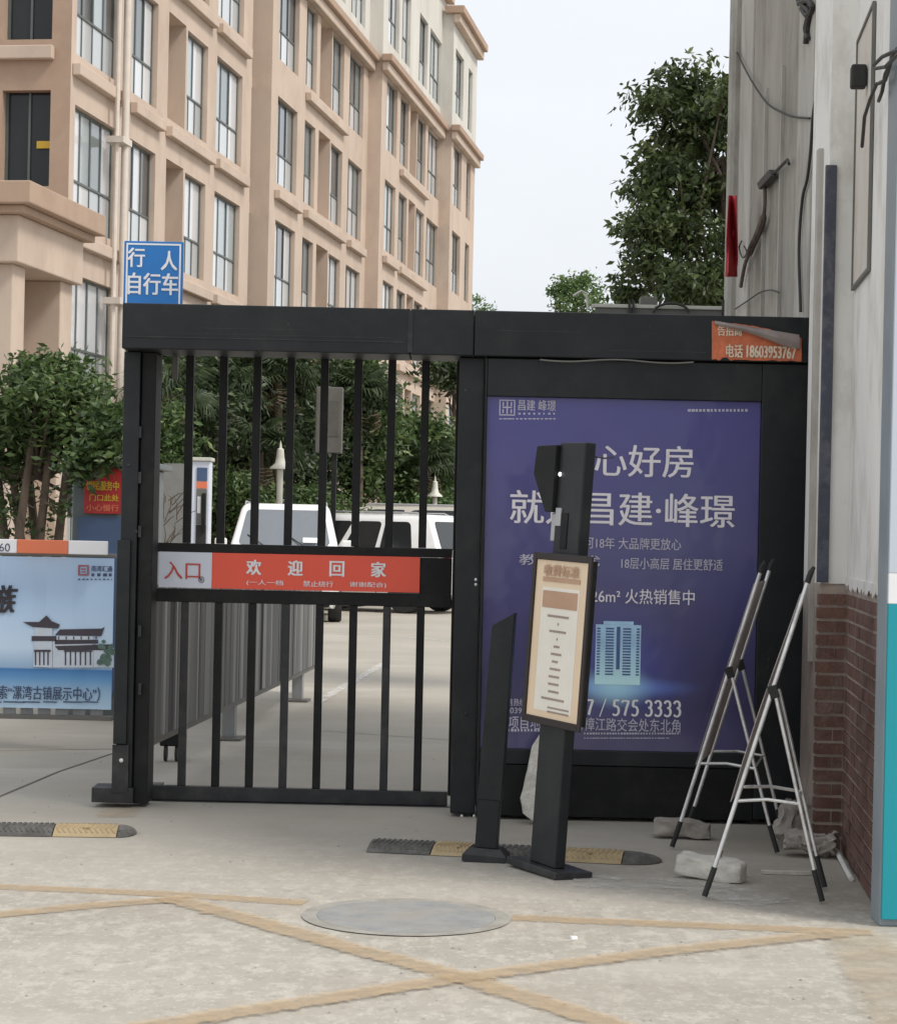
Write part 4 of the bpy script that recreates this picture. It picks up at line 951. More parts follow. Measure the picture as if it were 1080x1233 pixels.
for q in ([(27, 749), (39, 755), (70, 757), (72, 752), (62, 748), (56, 741), (47, 749)], [(66, 765), (72, 758), (122, 757), (126, 755), (122, 766)], [(66, 778), (70, 783), (136, 783), (132, 776)], [(38, 766), (38, 772), (68, 772), (68, 766)], [(66, 770.5), (66, 776), (118, 775), (118, 770.5)]): flat(b, q, lay=2)
b.build('roof_picture', M_roof, vb)
b = MB()
for x in list(range(42, 62, 5))+list(range(78, 112, 6)): flat(b, [(x, 801), (x+1.6, 801), (x+1.6, 785), (x, 785)], lay=3)
for x in range(70, 122, 9): flat(b, [(x, 770), (x+1.4, 770), (x+1.4, 766.4), (x, 766.4)], lay=3)
for q in ([(41, 785), (41, 782.5), (61, 782.5), (61, 785)], [(77, 785), (77, 783.2), (111, 783.2), (111, 785)]): flat(b, q, lay=4)
b.build('column_picture', M_roof, vb)
b = MB()
for i in range(26):
    x, y = random.uniform(117, 136), random.uniform(772, 800); s_ = random.uniform(2, 4.5)
    flat(b, [(x+s_*math.cos(k*1.05+i), y+s_*.9*math.sin(k*1.05+i)) for k in range(6)][::-1], lay=4+i*.12)
b.build('tree_picture', M_leafp, vb)
lettering('族', M_ink, vb, at(-6, 738, YFp), (at(20, 738, YFp)-at(-6, 738, YFp)), (0, 0, at(0, 705, YFp).z-at(0, 738, YFp).z), .03, .25)
lettering('索“漯湾古镇展示中心”）', M_inkb, vb, at(-2, 842, YFp), Vector((at(120, 842, YFp).x-at(-2, 842, YFp).x, 0, 0)), (0, 0, .092), .012)
b = MB(); a_, c_ = at(94, 693, YFp), at(107, 680, YFp); w_ = c_.x-a_.x
for x0, x1, z0, z1 in ((0, 1, 0, .16), (0, 1, .84, 1), (0, .16, .17, .83), (.84, 1, .17, .83), (.3, .7, .3, .42), (.3, .7, .55, .68)): b.box(a_.x+x0*w_, a_.x+x1*w_, YFp-.001, YFp, a_.z+z0*w_, a_.z+z1*w_)
b.build('seal_mark', mat('seal_red', (.36, .10, .12), .6), vb)
txt_px('南湾汇通', M_inkb, vb, YFp, 110, 135, 681, 688, .02)
b = MB(); dashes(b, YFp, 110, 135, 690.5, 694, 7, .6, .001); dashes(b, YFp, 94, 135, 697, 698.4, 5, .6, .001); dashes(b, YFp, -20, 118, 845, 846, 24, .95, .001); tag(b.build('small_print', M_inkb, vb), kind='stuff')
# boom arm above it
YA = 14.05
ba = thing('boom_arm', 'orange and white striped barrier arm above the blue poster', 'barrier arm', at(60, 668, YA))
z0, z1 = at(65, 667, YA).z, at(65, 650.5, YA).z
for i, (x0, x1, m_) in enumerate(((-180, -105, M_white), (-104.7, -43, M_orange), (-42.7, 20, M_white), (20.3, 82, M_orange), (82.3, 129, M_white))):
    b = MB(); b.box(at(x0, 659, YA).x, at(x1, 659, YA).x, YA, YA+.045, z0, z1); b.build('band', m_, ba, bevel=.004)
txt_px('60', M_inkb, ba, YA, -1, 12, 654, 664, .0)
# guard booth corner with red notice and blue panel
YK = 16.5
gb = thing('guard_booth', 'dark grey green guard booth mostly hidden behind the left gate post', 'booth', at(120, 700, YK))
k0, k1 = at(87, 600, YK), at(172, 600, YK)
b = MB(); b.box(k0.x, k1.x, YK+.01, YK+1.2, 0, at(120, 562, YK).z); b.build('wall', M_boothg, gb, bevel=.01)
b = MB(); b.box(k0.x-.06, k1.x+.06, YK-.05, YK+1.26, at(120, 562, YK).z+.001, at(120, 562, YK).z+.05); b.build('roof', M_boothg, gb, bevel=.01)
b = MB(); q = at(92, 700, YK); b.box(q.x, k1.x-.02, YK-.008, YK+.008, .2, at(100, 622, YK).z); b.build('blue_panel', M_dblue, gb)
rn_ = thing('red_notice', 'dark red notice with yellow Chinese lettering on the booth', 'notice', at(120, 618, YK-.03))
q0, q1 = at(101, 618, YK-.03), at(146, 564, YK-.03); b = MB(); b.box(q0.x, q1.x, YK-.03, YK-.012, q0.z, q1.z); b.build('board', M_redn, rn_, bevel=.002)
txt_px('便民服务中', M_yel, rn_, YK-.03, 104, 143, 579, 590, .03); txt_px('门口此处', M_yel, rn_, YK-.03, 108, 143, 595, 603, .02); txt_px('小心慢行', M_orange, rn_, YK-.03, 104, 143, 607, 615, .02)
b = MB(); q0 = at(102, 577, YK-.033); b.box(q0.x, at(122, 577, YK).x, YK-.033, YK-.0305, q0.z, at(102, 566, YK).z); b.build('photo_patch', M_grey, rn_)

# ------------------------------------------------------------------ grey pale fence beyond the gate
f0 = G(284, 891); f1 = G(365, 845); fd = Vector((f1.x-f0.x, f1.y-f0.y, 0)).normalized(); fn = Vector((fd.y, -fd.x, 0))
pf = thing('pale_fence', 'grey metal pale fence on posts running back beyond the gate', 'fence', f0)
s0, s1 = -3.3, 4.35; zb0_, zt0_ = .27, 1.16
def onf(s, z, o=0): p = f0+fd*s+fn*o; return Vector((p.x, p.y, z))
for z in (zb0_, zt0_-.04):
    b = MB(); b.obox((onf(s0, z)+onf(s1, z))/2, fd*(s1-s0)/2, fn*.02, (0, 0, .022)); b.build('rail', M_grey, pf, bevel=.003)
pm = MB(); pm.box(-.036, .036, -.008, .008, 0, zt0_-zb0_-.02); pm.box(-.008, .008, -.014, -.0085, 0, zt0_-zb0_-.02)
tm = pm.build('tmp', M_gfence, None, origin=(0, 0, 0)); pmesh1 = tm.data; pmesh2 = pmesh1.copy(); pmesh2.materials[0] = M_gfence2; bpy.data.objects.remove(tm)
s = s0+.03; i = 0; angf = math.atan2(fd.y, fd.x)
while s < s1:
    o = bpy.data.objects.new('pale', pmesh2 if i % 4 == 2 else pmesh1); COL.objects.link(o); o.parent = pf
    o.location = onf(s, zb0_+.024, .031)-f0; o.rotation_euler = (0, 0, angf+math.pi+random.uniform(-.25, .25)); s += .085; i += 1
for s in (-2.9, 0, 3.5):
    b = MB(); b.obox(onf(s, .60, -.05), fd*.055, fn*.045, (0, 0, .58)); b.build('post', M_gfence2, pf, bevel=.004)
    b = MB(); b.obox(onf(s, .012, -.05), fd*.12, fn*.10, (0, 0, .008)); b.build('post_foot', M_grey, pf)
q = G(206, 917); b = MB(); b.box(q.x-.07, q.x+.07, q.y-.05, q.y+.05, .10, .34); cw = b.build('caster_housing', M_blackd, pf, bevel=.01)
for dx in (-.035, .035):
    b = MB(); b.lathe(q+Vector((dx-.008, 0, .055)), [(.055, 0), (.055, .016)], 14, axis=(1, 0, 0)); b.build('caster_wheel', M_rubber, pf)
    b = MB(); b.box(q.x+dx-.012, q.x+dx+.012, q.y-.012, q.y+.012, .111, .112); 
# ------------------------------------------------------------------ white notice cabinet beyond the gate
YW = 24
wc = thing('notice_cabinet', 'white upright cabinet with posters on its front beyond the gate', 'cabinet', at(240, 700, YW))
q0, q1 = at(229, 610, YW), at(252, 610, YW); z1 = at(240, 555, YW).z
b = MB(); b.box(q0.x, q1.x, YW, YW+.25, 0, z1); b.build('body', M_signw, wc, bevel=.01)
b = MB(); b.box(q0.x-.02, q1.x+.02, YW-.03, YW+.28, z1+.001, z1+.04); b.build('top_cap', M_pale, wc, bevel=.006)
for y0, y1, m_, x0, x1 in ((563, 579, M_dblue, 236.5, 249), (580, 588, M_orange, 236.5, 249), (589, 631, M_grey, 236.5, 249), (632, 655, M_room, 236.5, 249)):
    b = MB(); b.box(at(x0, 600, YW).x, at(x1, 600, YW).x, YW-.012, YW-.0005, at(242, y1, YW).z, at(242, y0, YW).z); b.build('poster_panel', m_, wc)
b = MB(); b.box(at(238, 600, YW).x, at(242, 600, YW).x, YW-.02, YW-.0125, at(242, 618, YW).z, at(242, 598, YW).z); b.build('paper', M_white, wc)
b = MB(); b.box(at(243.5, 600, YW).x, at(248, 600, YW).x, YW-.05, YW-.0125, at(242, 640, YW).z, at(242, 594, YW).z); b.build('dark_handset', M_blackd, wc)
b = MB(); q0, q1 = at(196, 610, YW+1.5), at(221, 610, YW+1.5); b.box(q0.x, q1.x, YW+1.5, YW+1.6, 0, at(210, 558, YW+1.5).z)
tag(b.build('white_panel_wall', mat('dull_white_wall', (.19, .19, .18), .7, var=.15)), 'plain dull white panel behind bare twigs left of the notice cabinet', 'panel')

tw_ = MB()
for i in range(46):
    s_ = at(random.uniform(196, 214), random.uniform(590, 720), 23.2); q = s_+Vector((random.uniform(-.05, .22), random.uniform(-.1, .1), random.uniform(.05, .28))); tw_.tube([s_, (s_+q)/2+Vector((.02, 0, .03)), q], [.006, .005, .003], 4)
tag(tw_.build('bare_shrub', M_bark), 'tangle of bare twigs beside the notice cabinet', 'shrub')
# ------------------------------------------------------------------ path lamps (bell-shaped)
def bell_lamp(label, px, ytop, Y):
    p = at(px, ytop, Y); k = Y/30
    t = thing('path_lamp', label, 'lamp', (p.x, Y, 0), group='bell-shaped path lamps')
    z = p.z; c = Vector((p.x, Y, 0))
    b = MB(); b.lathe(c, [(.06, 0), (.06, z-.55), (.045, z-.45)], 12); b.build('post', M_pale, t)
    prof = [(.001, z), (.02, z-.08), (.03, z-.16), (.07, z-.19), (.085, z-.36), (.11, z-.48), (.21, z-.57), (.22, z-.60), (.05, z-.605)]
    k = .9 if Y < 45 else .85; prof = [(r_*k, z-(z-q_)*k) for r_, q_ in prof]
    b = MB(); b.lathe(c, prof[::-1], 18); b.build('shade', M_pale, t, smooth=True)
bell_lamp('taller bell-shaped white path lamp behind the white van', 338, 530, 40.5)
bell_lamp('smaller bell-shaped white path lamp at the right, in front of the palms', 524, 572, 51)

# grey box on dark post
YX = 39.5
gx = thing('post_box', 'tall grey box mounted on a dark post among the trees beyond the gate', 'box', at(397, 545, YX))
q0, q1 = at(379, 545, YX), at(413, 466, YX)
b = MB(); b.box(q0.x, q1.x, YX, YX+.3, q0.z, q1.z); b.build('box', mat('olive_grey_box', (.095, .09, .078), .6, var=.2), gx, bevel=.02)
b = MB(); q = at(401, 600, YX); b.box(q.x-.045, q.x+.045, YX+.08, YX+.25, 0, q0.z-.002); b.build('post', M_blackd, gx)
b = MB(); b.box(q0.x+.1, q1.x-.06, YX-.01, YX-.0005, q0.z+.3, q1.z-.25); b.build('door', mat('olive_grey_door', (.075, .07, .06), .6, var=.2), gx, bevel=.005)

# ------------------------------------------------------------------ cars
def car(label, pos, heading, L_, W_, H_, m, belt=.98, hood=1.05, hoodz=.98, rearin=.15, ws=.75, tint=M_glass, van=False, side=None):
    """origin: centre on the ground; local +y is forward"""
    t = thing('parked_car', label, 'car', (pos[0], pos[1], 0), (0, 0, heading), group='cars parked beyond the gate')
    hl = L_/2; hw = W_/2
    # lower body: loft of cross-sections along y
    secs = [(-hl, .86, .38, belt*.92), (-hl+.10, .95, .26, belt*.97), (-hl+.5, 1, .22, belt), (0, 1, .22, belt), (hl-hood, 1, .22, belt), (hl-hood*.5, .97, .22, (belt+hoodz)/2-.05), (hl-.22, .92, .24, hoodz-.18), (hl, .80, .34, hoodz-.34)]
    vs = []; fs = []; prof = [(-.90, 0), (-.98, .18), (-1, .5), (-.99, .8), (-.93, .96), (-.8, 1), (.8, 1), (.93, .96), (.99, .8), (1, .5), (.98, .18), (.90, 0)]
    for y, ws_, z0, z1 in secs:
        for px_, pz in prof: vs.append((px_*hw*ws_, y, z0+(z1-z0)*pz))
    k = len(prof)
    for i in range(len(secs)-1):
        for j in range(k): fs.append((i*k+j, i*k+(j+1) % k, (i+1)*k+(j+1) % k, (i+1)*k+j))
    fs += [tuple(range(k)), tuple((len(secs)-1)*k+j for j in range(k))[::-1]]
    b = MB(); b.add(vs, fs); b.build('body', m, t, local=True, smooth=True)
    # greenhouse: belt ring to roof ring
    y0, y1 = -hl+.12, hl-hood+.02; r0, r1 = -hl+.12+rearin, hl-hood-ws
    zr = H_
    ring_b = [(-hw*.93, y0), (hw*.93, y0), (hw*.93, y1), (-hw*.93, y1)]; ring_r = [(-hw*.76, r0), (hw*.76, r0), (hw*.76, r1), (-hw*.76, r1)]
    A = [Vector((x, y, belt-.03)) for x, y in ring_b]; Rr = [Vector((x, y, zr-.07)) for x, y in ring_r]
    b = MB(); top = [Vector((x*.9, y+(.1 if i < 2 else -.1), zr)) for i, (x, y) in enumerate(ring_r)]
    b.add(A+Rr+top, [(0, 1, 5, 4), (1, 2, 6, 5), (2, 3, 7, 6), (3, 0, 4, 7), (4, 5, 9, 8), (5, 6, 10, 9), (6, 7, 11, 10), (7, 4, 8, 11), (8, 9, 10, 11)])
    cb_ = b.build('cabin', m, t, local=True, bevel=.09, smooth=True); cb_.modifiers['bevel'].segments = 4
    def pane(nm, a, c, u0, u1, v0, v1, mm, out=.006, flip=False):
        p = lambda u, v: (A[a]*(1-u)+A[c]*u)*(1-v)+(Rr[a]*(1-u)+Rr[c]*u)*v
        P4 = [p(u0, v0), p(u1, v0), p(u1, v1), p(u0, v1)]; n = (P4[1]-P4[0]).cross(P4[3]-P4[0]).normalized()
        poly = []
        for i in range(4):
            c0, pv, nx_ = P4[i], P4[i-1], P4[(i+1) % 4]; r_c = min(.09, (pv-c0).length*.3, (nx_-c0).length*.3); e0 = c0+(pv-c0).normalized()*r_c; e1 = c0+(nx_-c0).normalized()*r_c
            for k in range(5): f_ = k/4; poly.append(e0*(1-f_)**2+c0*2*f_*(1-f_)+e1*f_**2)
        b = MB(); b.prism([q+n*.001 for q in poly], n*out); b.build(nm, mm, t, local=True, bevel=.003)
    pane('rear_window', 0, 1, .10, .90, .20, .92, tint)
    pane('windscreen', 2, 3, .07, .93, .10, .95, M_wshield)
    for a, c in ((1, 2), (3, 0)):
        f = (lambda x: x) if a == 1 else (lambda x: 1-x)
        for u0, u1 in side or (((.05, .24), (.29, .56), (.60, .86)) if not van else ((.04, .30), (.34, .62), (.66, .88))):
            x0, x1 = sorted((f(u0), f(u1))); pane('side_window', a, c, x0, x1, .16, .90, tint)
    for sx in (-1, 1):
        for yy in (-hl+.80, hl-.85):
            wp = thing_child('wheel', t, (sx*(hw-.11), yy, .33))
            b = MB(); b.lathe((0, 0, 0), [(.20, -.11), (.31, -.11), (.335, -.07), (.335, .07), (.31, .11), (.20, .11)], 26, axis=(1, 0, 0)); b.build('tyre', M_rubber, wp, local=True, smooth=True)
            b = MB(); b.lathe((0, 0, 0), [(.2, -.085), (.2, .085)], 26, axis=(1, 0, 0))
            for q in range(5):
                a_ = q*2*math.pi/5; b.obox((sx*.095, math.cos(a_)*.1, math.sin(a_)*.1), (.008, 0, 0), (0, -math.sin(a_)*.028, math.cos(a_)*.028), (0, math.cos(a_)*.1, math.sin(a_)*.1))
            b.build('rim', [M_chrome], wp, local=True)
        b = MB(); b.obox((sx*(hw*.72), hl-.055, hoodz-.30), (.20, 0, 0), (0, .07, 0), (0, -.03, .08)); b.build('headlight', M_lampg, t, local=True, bevel=.03)
        b = MB(); b.obox((sx*(hw*.78), -hl+.03, belt-.05), (.08, 0, 0), (0, .05, 0), (0, 0, .17)); b.build('taillight', M_red, t, local=True, bevel=.02)
        b = MB(); b.obox((sx*(hw+.08), hl-hood-.12, belt+.07), (.10, 0, 0), (0, .05, 0), (0, 0, .07)); b.build('mirror', m, t, local=True, bevel=.03)
    b = MB(); b.box(-hw*.8, hw*.8, hl-.02, hl+.06, .26, .42); b.build('front_bumper', M_blackd, t, local=True, bevel=.03)
    b = MB(); b.box(-hw*.45, hw*.45, hl-.03, hl+.035, .48, .58); b.build('grille', M_blackd, t, local=True, bevel=.01)
    b = MB(); b.box(-hw*.85, hw*.85, -hl-.06, -hl+.04, .30, .50); b.build('rear_bumper', m, t, local=True, bevel=.03)
    b = MB(); b.box(-.22, .22, hl+.061, hl+.07, .32, .42); b.box(-.22, .22, -hl-.07, -hl-.061, .34, .44); b.build('number_plate', M_dblue, t, local=True)
    for q in (-.35, .30):
        b = MB(); b.tube([(q, hl-hood+.05, belt+.01), (q+.30, hl-hood-ws*.25-.02, belt+.20)], .010, 5); b.build('wiper', M_rubber, t, local=True)
    for sx in (-1, 1):
        for yy in (-.15, -hl+1.35):
            b = MB(); b.box(sx*hw*.992-.006, sx*hw*.992+.006, yy-.005, yy+.005, .35, belt-.06); b.build('door_seam', M_blackd, t, local=True)
            b = MB(); b.box(sx*hw-.02, sx*hw+.02, yy+.08, yy+.24, belt-.17, belt-.14); b.build('door_handle', m, t, local=True, bevel=.008)
        b = MB(); b.tube([(sx*hw*.70, r0+.2, zr-.01), (sx*hw*.70, r0+.3, zr+.03), (sx*hw*.70, r1-.3, zr+.03), (sx*hw*.70, r1-.15, zr-.01)], .014, 6); b.build('roof_rail', M_silver, t, local=True)
    return t
def thing_child(name, parent, loc):
    o = bpy.data.objects.new(name, None); COL.objects.link(o); o.parent = parent; o.location = loc; o.empty_display_size = .1; return o
p1 = at(342, 640, 35.8)
c1 = car('white van facing the gate with a paper slip behind its windscreen', (p1.x, 36.3), math.pi+R(3), 4.6, 1.90, 1.90, M_wcar, belt=1.18, hood=1.0, hoodz=1.12, ws=.55, van=True)
b = MB(); b.box(-.55, -.30, -.003, .003, 0, .10); sp_ = b.build('paper_slip', M_white, None, origin=(0, 0, 0)); sp_.parent = c1; sp_.location = (0, 1.31, 1.27); sp_.rotation_euler = (R(38), 0, 0)
wr_ = G(485, 739); a_ = R(23)
fdir = Vector((-math.cos(a_), math.sin(a_), 0)); lat = Vector((math.sin(a_), math.cos(a_), 0))      # left wheel faces us
Lc = 4.5; cc = wr_+fdir*(Lc/2-.80)+lat*(.92-.0)
c2 = car('white estate car parked side on with its rear window towards the right', (cc.x, cc.y), math.atan2(-fdir.x, fdir.y), Lc, 1.84, 1.80, M_wcar, belt=1.05, hood=1.15, hoodz=1.0, ws=.7, rearin=.28, side=((.17, .38), (.41, .62), (.66, .88)))
p3 = at(480, 640, 47)
c3 = car('beige van standing behind the white cars', (p3.x+.2, 48.2), math.pi/2, 4.9, 1.9, 2.05, M_beige, belt=1.75, hood=.8, hoodz=1.5, ws=.5, van=True)

# ------------------------------------------------------------------ vegetation
def leaves_mesh(name, m, parent, pts, size, droop=.5, tone=None, asp=.42, wl=None, origin=None):
    """pts (n,3): one folded leaf blade of two triangles per point"""
    n = len(pts); d = RNG.normal(size=(n, 3)); d[:, 2] = d[:, 2]*.6-droop; d /= np.linalg.norm(d, axis=1)[:, None]
    s = RNG.normal(size=(n, 3)); s -= (s*d).sum(1)[:, None]*d; s /= np.linalg.norm(s, axis=1)[:, None]
    nn = np.cross(d, s); L_ = size*RNG.uniform(.65, 1.3, n)[:, None]
    a = pts; t_ = pts+d*L_; l = pts+d*L_*.45+s*L_*asp*.5+nn*L_*.07; r = pts+d*L_*.45-s*L_*asp*.5+nn*L_*.07
    V = np.stack([a, l, t_, r], 1).reshape(-1, 3); c = V.mean(0) if origin is None else np.array(origin, float)
    me = bpy.data.meshes.new(name); me.vertices.add(4*n); me.vertices.foreach_set('co', (V-c).ravel())
    idx = np.arange(n)[:, None]*4; F_ = np.concatenate([idx+np.array([[0, 1, 2]]), idx+np.array([[0, 2, 3]])], 1).reshape(-1)
    me.loops.add(6*n); me.loops.foreach_set('vertex_index', F_); me.polygons.add(2*n); me.polygons.foreach_set('loop_start', np.arange(2*n)*3); me.polygons.foreach_set('loop_total', np.full(2*n, 3))
    me.materials.append(m); me.update(calc_edges=True)
    at_ = me.attributes.new('tone', 'FLOAT', 'POINT'); tn = np.clip(RNG.beta(1.8, 3.2, n)+(tone if tone is not None else 0), 0, 1); at_.data.foreach_set('value', np.repeat(tn, 4))
    o = bpy.data.objects.new(name, me); COL.objects.link(o)
    if parent is not None: o.parent = parent; o.location = Vector(c)-wloc(parent)
    else: o.location = c
    return o
def clumps(c, rad, k, per, cr, hollow=.35, gap=1.0, shape=None):
    """clump centres inside an ellipsoid, leaves round each"""
    out = []; tones = []
    while len(out) < k:
        v = RNG.normal(size=3); v /= np.linalg.norm(v); r = (hollow+(1-hollow)*RNG.random()**.6)
        p = v*r
        if shape and not shape(p): continue
        out.append(np.array(c)+p*np.array(rad))
    P_ = []; T_ = []
    for q in out:
        n = int(per*RNG.uniform(.5, 1.4)); v = RNG.normal(size=(n, 3))*np.array([1, 1, .62])*cr*RNG.uniform(.6, 1.3); P_.append(q+v); T_.append(np.full(n, RNG.normal()*.10))
    return np.concatenate(P_), np.concatenate(T_), out
def trunk_and_limbs(name, parent, base, c, rad, r0, centres, nl=9, wob=.08):
    base = Vector(base); c = Vector(c); b = MB(); pts = [base]
    for i in range(1, 6): f = i/5; pts.append(base+(c-base)*f+Vector((random.uniform(-wob, wob), random.uniform(-wob, wob), 0))*(1 if i < 5 else .3))
    b.tube(pts, [r0*(1-.12*i) for i in range(6)], 9)
    cs = random.sample(centres, min(nl, len(centres)))
    for q in cs:
        q = Vector(q); s = pts[random.choice((2, 3, 4, 5))]; mid = (s+q)/2+Vector((random.uniform(-1, 1), random.uniform(-1, 1), random.uniform(0, 1)))*.12*(q-s).length
        b.tube([s, mid, q], [r0*.42, r0*.26, r0*.10], 6)
    return b.build(name, M_bark, parent)
def tree(name, label, cat, base, c, rad, r0, k, per, cr, size, m, droop=.5, nl=9, asp=.42, shape=None, group=None, hollow=.35):
    t = thing(name, label, cat, base, group=group)
    P_, T_, cs = clumps(c, rad, k, per, cr, hollow, shape=shape)
    P_[:, 2] = np.maximum(P_[:, 2], .1)
    leaves_mesh('crown', m, t, P_, size, droop, T_, asp); trunk_and_limbs('trunk', t, base, c, rad, r0, cs, nl)
    return t
# big evergreen behind the right building
Yt = 20
c = at(880, 215, Yt)
t = thing('evergreen_tree', 'tall dark evergreen tree rising beside the grey wall', 'tree', (c.x, Yt, 0))
allP = []; allT = []; allc = []
for px, py, rx, rz, k in ((868, 120, .62, .40, 34), (840, 160, .50, .42, 30), (800, 190, .30, .30, 12), (812, 235, .50, .33, 30), (868, 220, .55, .45, 22), (785, 215, .17, .20, 7), (780, 128, .12, .12, 4), (795, 120, .25, .16, 7),
                          (800, 275, .45, .26, 22), (860, 300, .45, .35, 15), (775, 265, .12, .14, 6), (815, 330, .50, .22, 22), (778, 335, .20, .14, 8), (870, 350, .5, .22, 20), (752, 358, .12, .08, 4), (950, 180, .6, .9, 30)):
    q = at(px, py, Yt+RNG.uniform(-.4, .4)); P_, T_, cs = clumps(q, (rx, .6, rz), k, 78, .092, .12); allP.append(P_); allT.append(T_); allc += cs
allP = np.concatenate(allP); allT = np.concatenate(allT)
leaves_mesh('crown', L_tree, t, allP, .088, .75, allT, .40); trunk_and_limbs('trunk', t, (c.x+.1, Yt, 0), at(872, 190, Yt), None, .07, allc, 26)
tree('round_tree', 'small light green round tree far behind the middle of the beam', 'tree', at(690, 640, 60).xy.to_3d(), at(692, 368, 60), (.80, .8, 1.05), .12, 90, 60, .16, .13, L_light, .2)
tree('young_tree', 'distant sparse pale tree just right of the apartment block', 'tree', at(578, 640, 95).xy.to_3d(), at(578, 372, 95), (.55, .5, .6), .08, 22, 22, .16, .16, L_light, .1)
# shrub tree at left
Yl = 19.5
t = thing('shrub_tree', 'leafy dark green shrub tree with brown stems behind the barrier arm', 'shrub', at(55, 655, Yl).xy.to_3d())
allP = []; allT = []; allc = []
for px, py, rx, rz, k in ((60, 475, .42, .24, 40), (15, 500, .38, .30, 34), (100, 500, .34, .26, 30), (55, 530, .55, .22, 44), (115, 545, .26, .30, 28), (5, 560, .22, .2, 14), (90, 455, .2, .14, 12), (25, 450, .2, .12, 10), (122, 590, .16, .2, 10), (-40, 520, .4, .5, 30), (60, 434, .18, .08, 5)):
    q = at(px, py, Yl+RNG.uniform(-.25, .25)); P_, T_, cs = clumps(q, (rx, .45, rz), k, 46, .09, .1); allP.append(P_); allT.append(T_); allc += cs
for px, py in ((15, 600), (30, 585), (75, 610), (5, 620), (64, 640), (20, 640)):
    q = at(px, py, Yl); P_, T_, cs = clumps(q, (.15, .2, .16), 5, 12, .06, .1); allP.append(P_); allT.append(T_-.1)
for px, py in ((112, 552), (130, 545), (92, 560), (140, 500), (135, 520)):
    q = at(px, py, 16.2); P_, T_, cs = clumps(q, (.14, .12, .10), 9, 30, .07, .1); allP.append(P_); allT.append(T_)
leaves_mesh('crown', L_mid, t, np.concatenate(allP), .085, -.15, np.concatenate(allT), .42)
b = MB()
for i, (x0, x1) in enumerate(((22, 40), (42, 62), (60, 85), (30, 10), (12, -8), (50, 30))):
    a_, c_ = at(x0, 655, Yl+.1*i-.2), at(x1, 520, Yl+.1*i-.2); a_.z = 0
    m_ = (a_+c_)/2+Vector((random.uniform(-.08, .08), 0, 0)); b.tube([a_, m_, c_, c_+Vector((random.uniform(-.1, .1), 0, .35))], [.055, .045, .03, .012], 8)
for q in random.sample(allc, 30): q = Vector(q); s = at(45, 575, Yl); b.tube([s, (s+q)/2+Vector((0, 0, -.05)), q], [.02, .014, .006], 5)
for i in range(40):     # bare twigs hanging about the stems
    s = at(random.uniform(-10, 95), random.uniform(560, 645), Yl+random.uniform(-.3, .2)); q = s+Vector((random.uniform(-.18, .18), random.uniform(-.1, .1), random.uniform(-.05, .25))); b.tube([s, (s+q)/2+Vector((.02, 0, .02)), q], [.006, .005, .003], 4)
b.build('stems', M_bark, t)
# planting beyond the gate
bed = MB(); bed.quad((-13, 40.6, .03), (-2.0, 40.6, .03), (4, 66, .03), (-8, 66, .03)); tag(bed.build('planting_bed', M_soil), 'soil bed under the trees beyond the gate', kind='structure')
def gtree(label, px, ytop, ybot, wpx, Y, m, size, k, per, name='evergreen_tree', asp=.42, droop=.35, cat='tree', cr=.24):
    per = int(per*1.9); cr *= Y/42; size *= 1.1
    top = at(px, ytop, Y); bot = at(px, ybot, Y); rx = wpx/2*Y/F; rz = (top.z-bot.z)/2
    return tree(name, label, cat, (top.x, Y, 0), (top.x, Y, (top.z+bot.z)/2), (rx, rx*.8, rz), .09, k, per, cr, size, m, droop, 8, asp, hollow=.2, group='trees and shrubs beyond the gate')
gtree('dense dark tree at the left side of the gate opening', 215, 400, 560, 150, 42, L_dark, .15, 120, 55)
gtree('dark broad-leaved tree filling the middle left of the gate opening', 310, 400, 590, 150, 47, L_dark, .16, 130, 55)
gtree('very dark tree behind the white van', 375, 420, 620, 130, 50, L_dark, .15, 110, 55)
gtree('mid green tree with bright leaf tips right of the grey box', 425, 415, 600, 105, 51, L_mid, .17, 130, 52)
gtree('mid green shrubby tree at the right side of the gate opening', 500, 500, 620, 110, 54, L_mid, .17, 110, 50)
gtree('dark green tree beside the beige van', 545, 520, 640, 80, 56, L_mid, .16, 80, 45)
gtree('leafy shrub beside the left gate post', 203, 485, 640, 60, 31, L_mid, .11, 90, 45, 'shrub', cat='shrub', cr=.16)
gtree('bright green low shrub behind the notice cabinet', 272, 565, 650, 80, 41, L_mid, .11, 90, 50, 'shrub', cat='shrub', cr=.16)
gtree('low green hedge bush behind the white cars', 360, 590, 655, 160, 43, L_mid, .13, 110, 48, 'shrub', cat='shrub', cr=.16)
gtree('light green low bush below the right lamp', 505, 585, 640, 80, 53, L_light, .12, 70, 45, 'shrub', cat='shrub', cr=.16)
gtree('small dark branch cluster at the top right of the gate opening', 548, 425, 465, 50, 60, L_dark, .2, 30, 40, 'evergreen_tree', cr=.25)
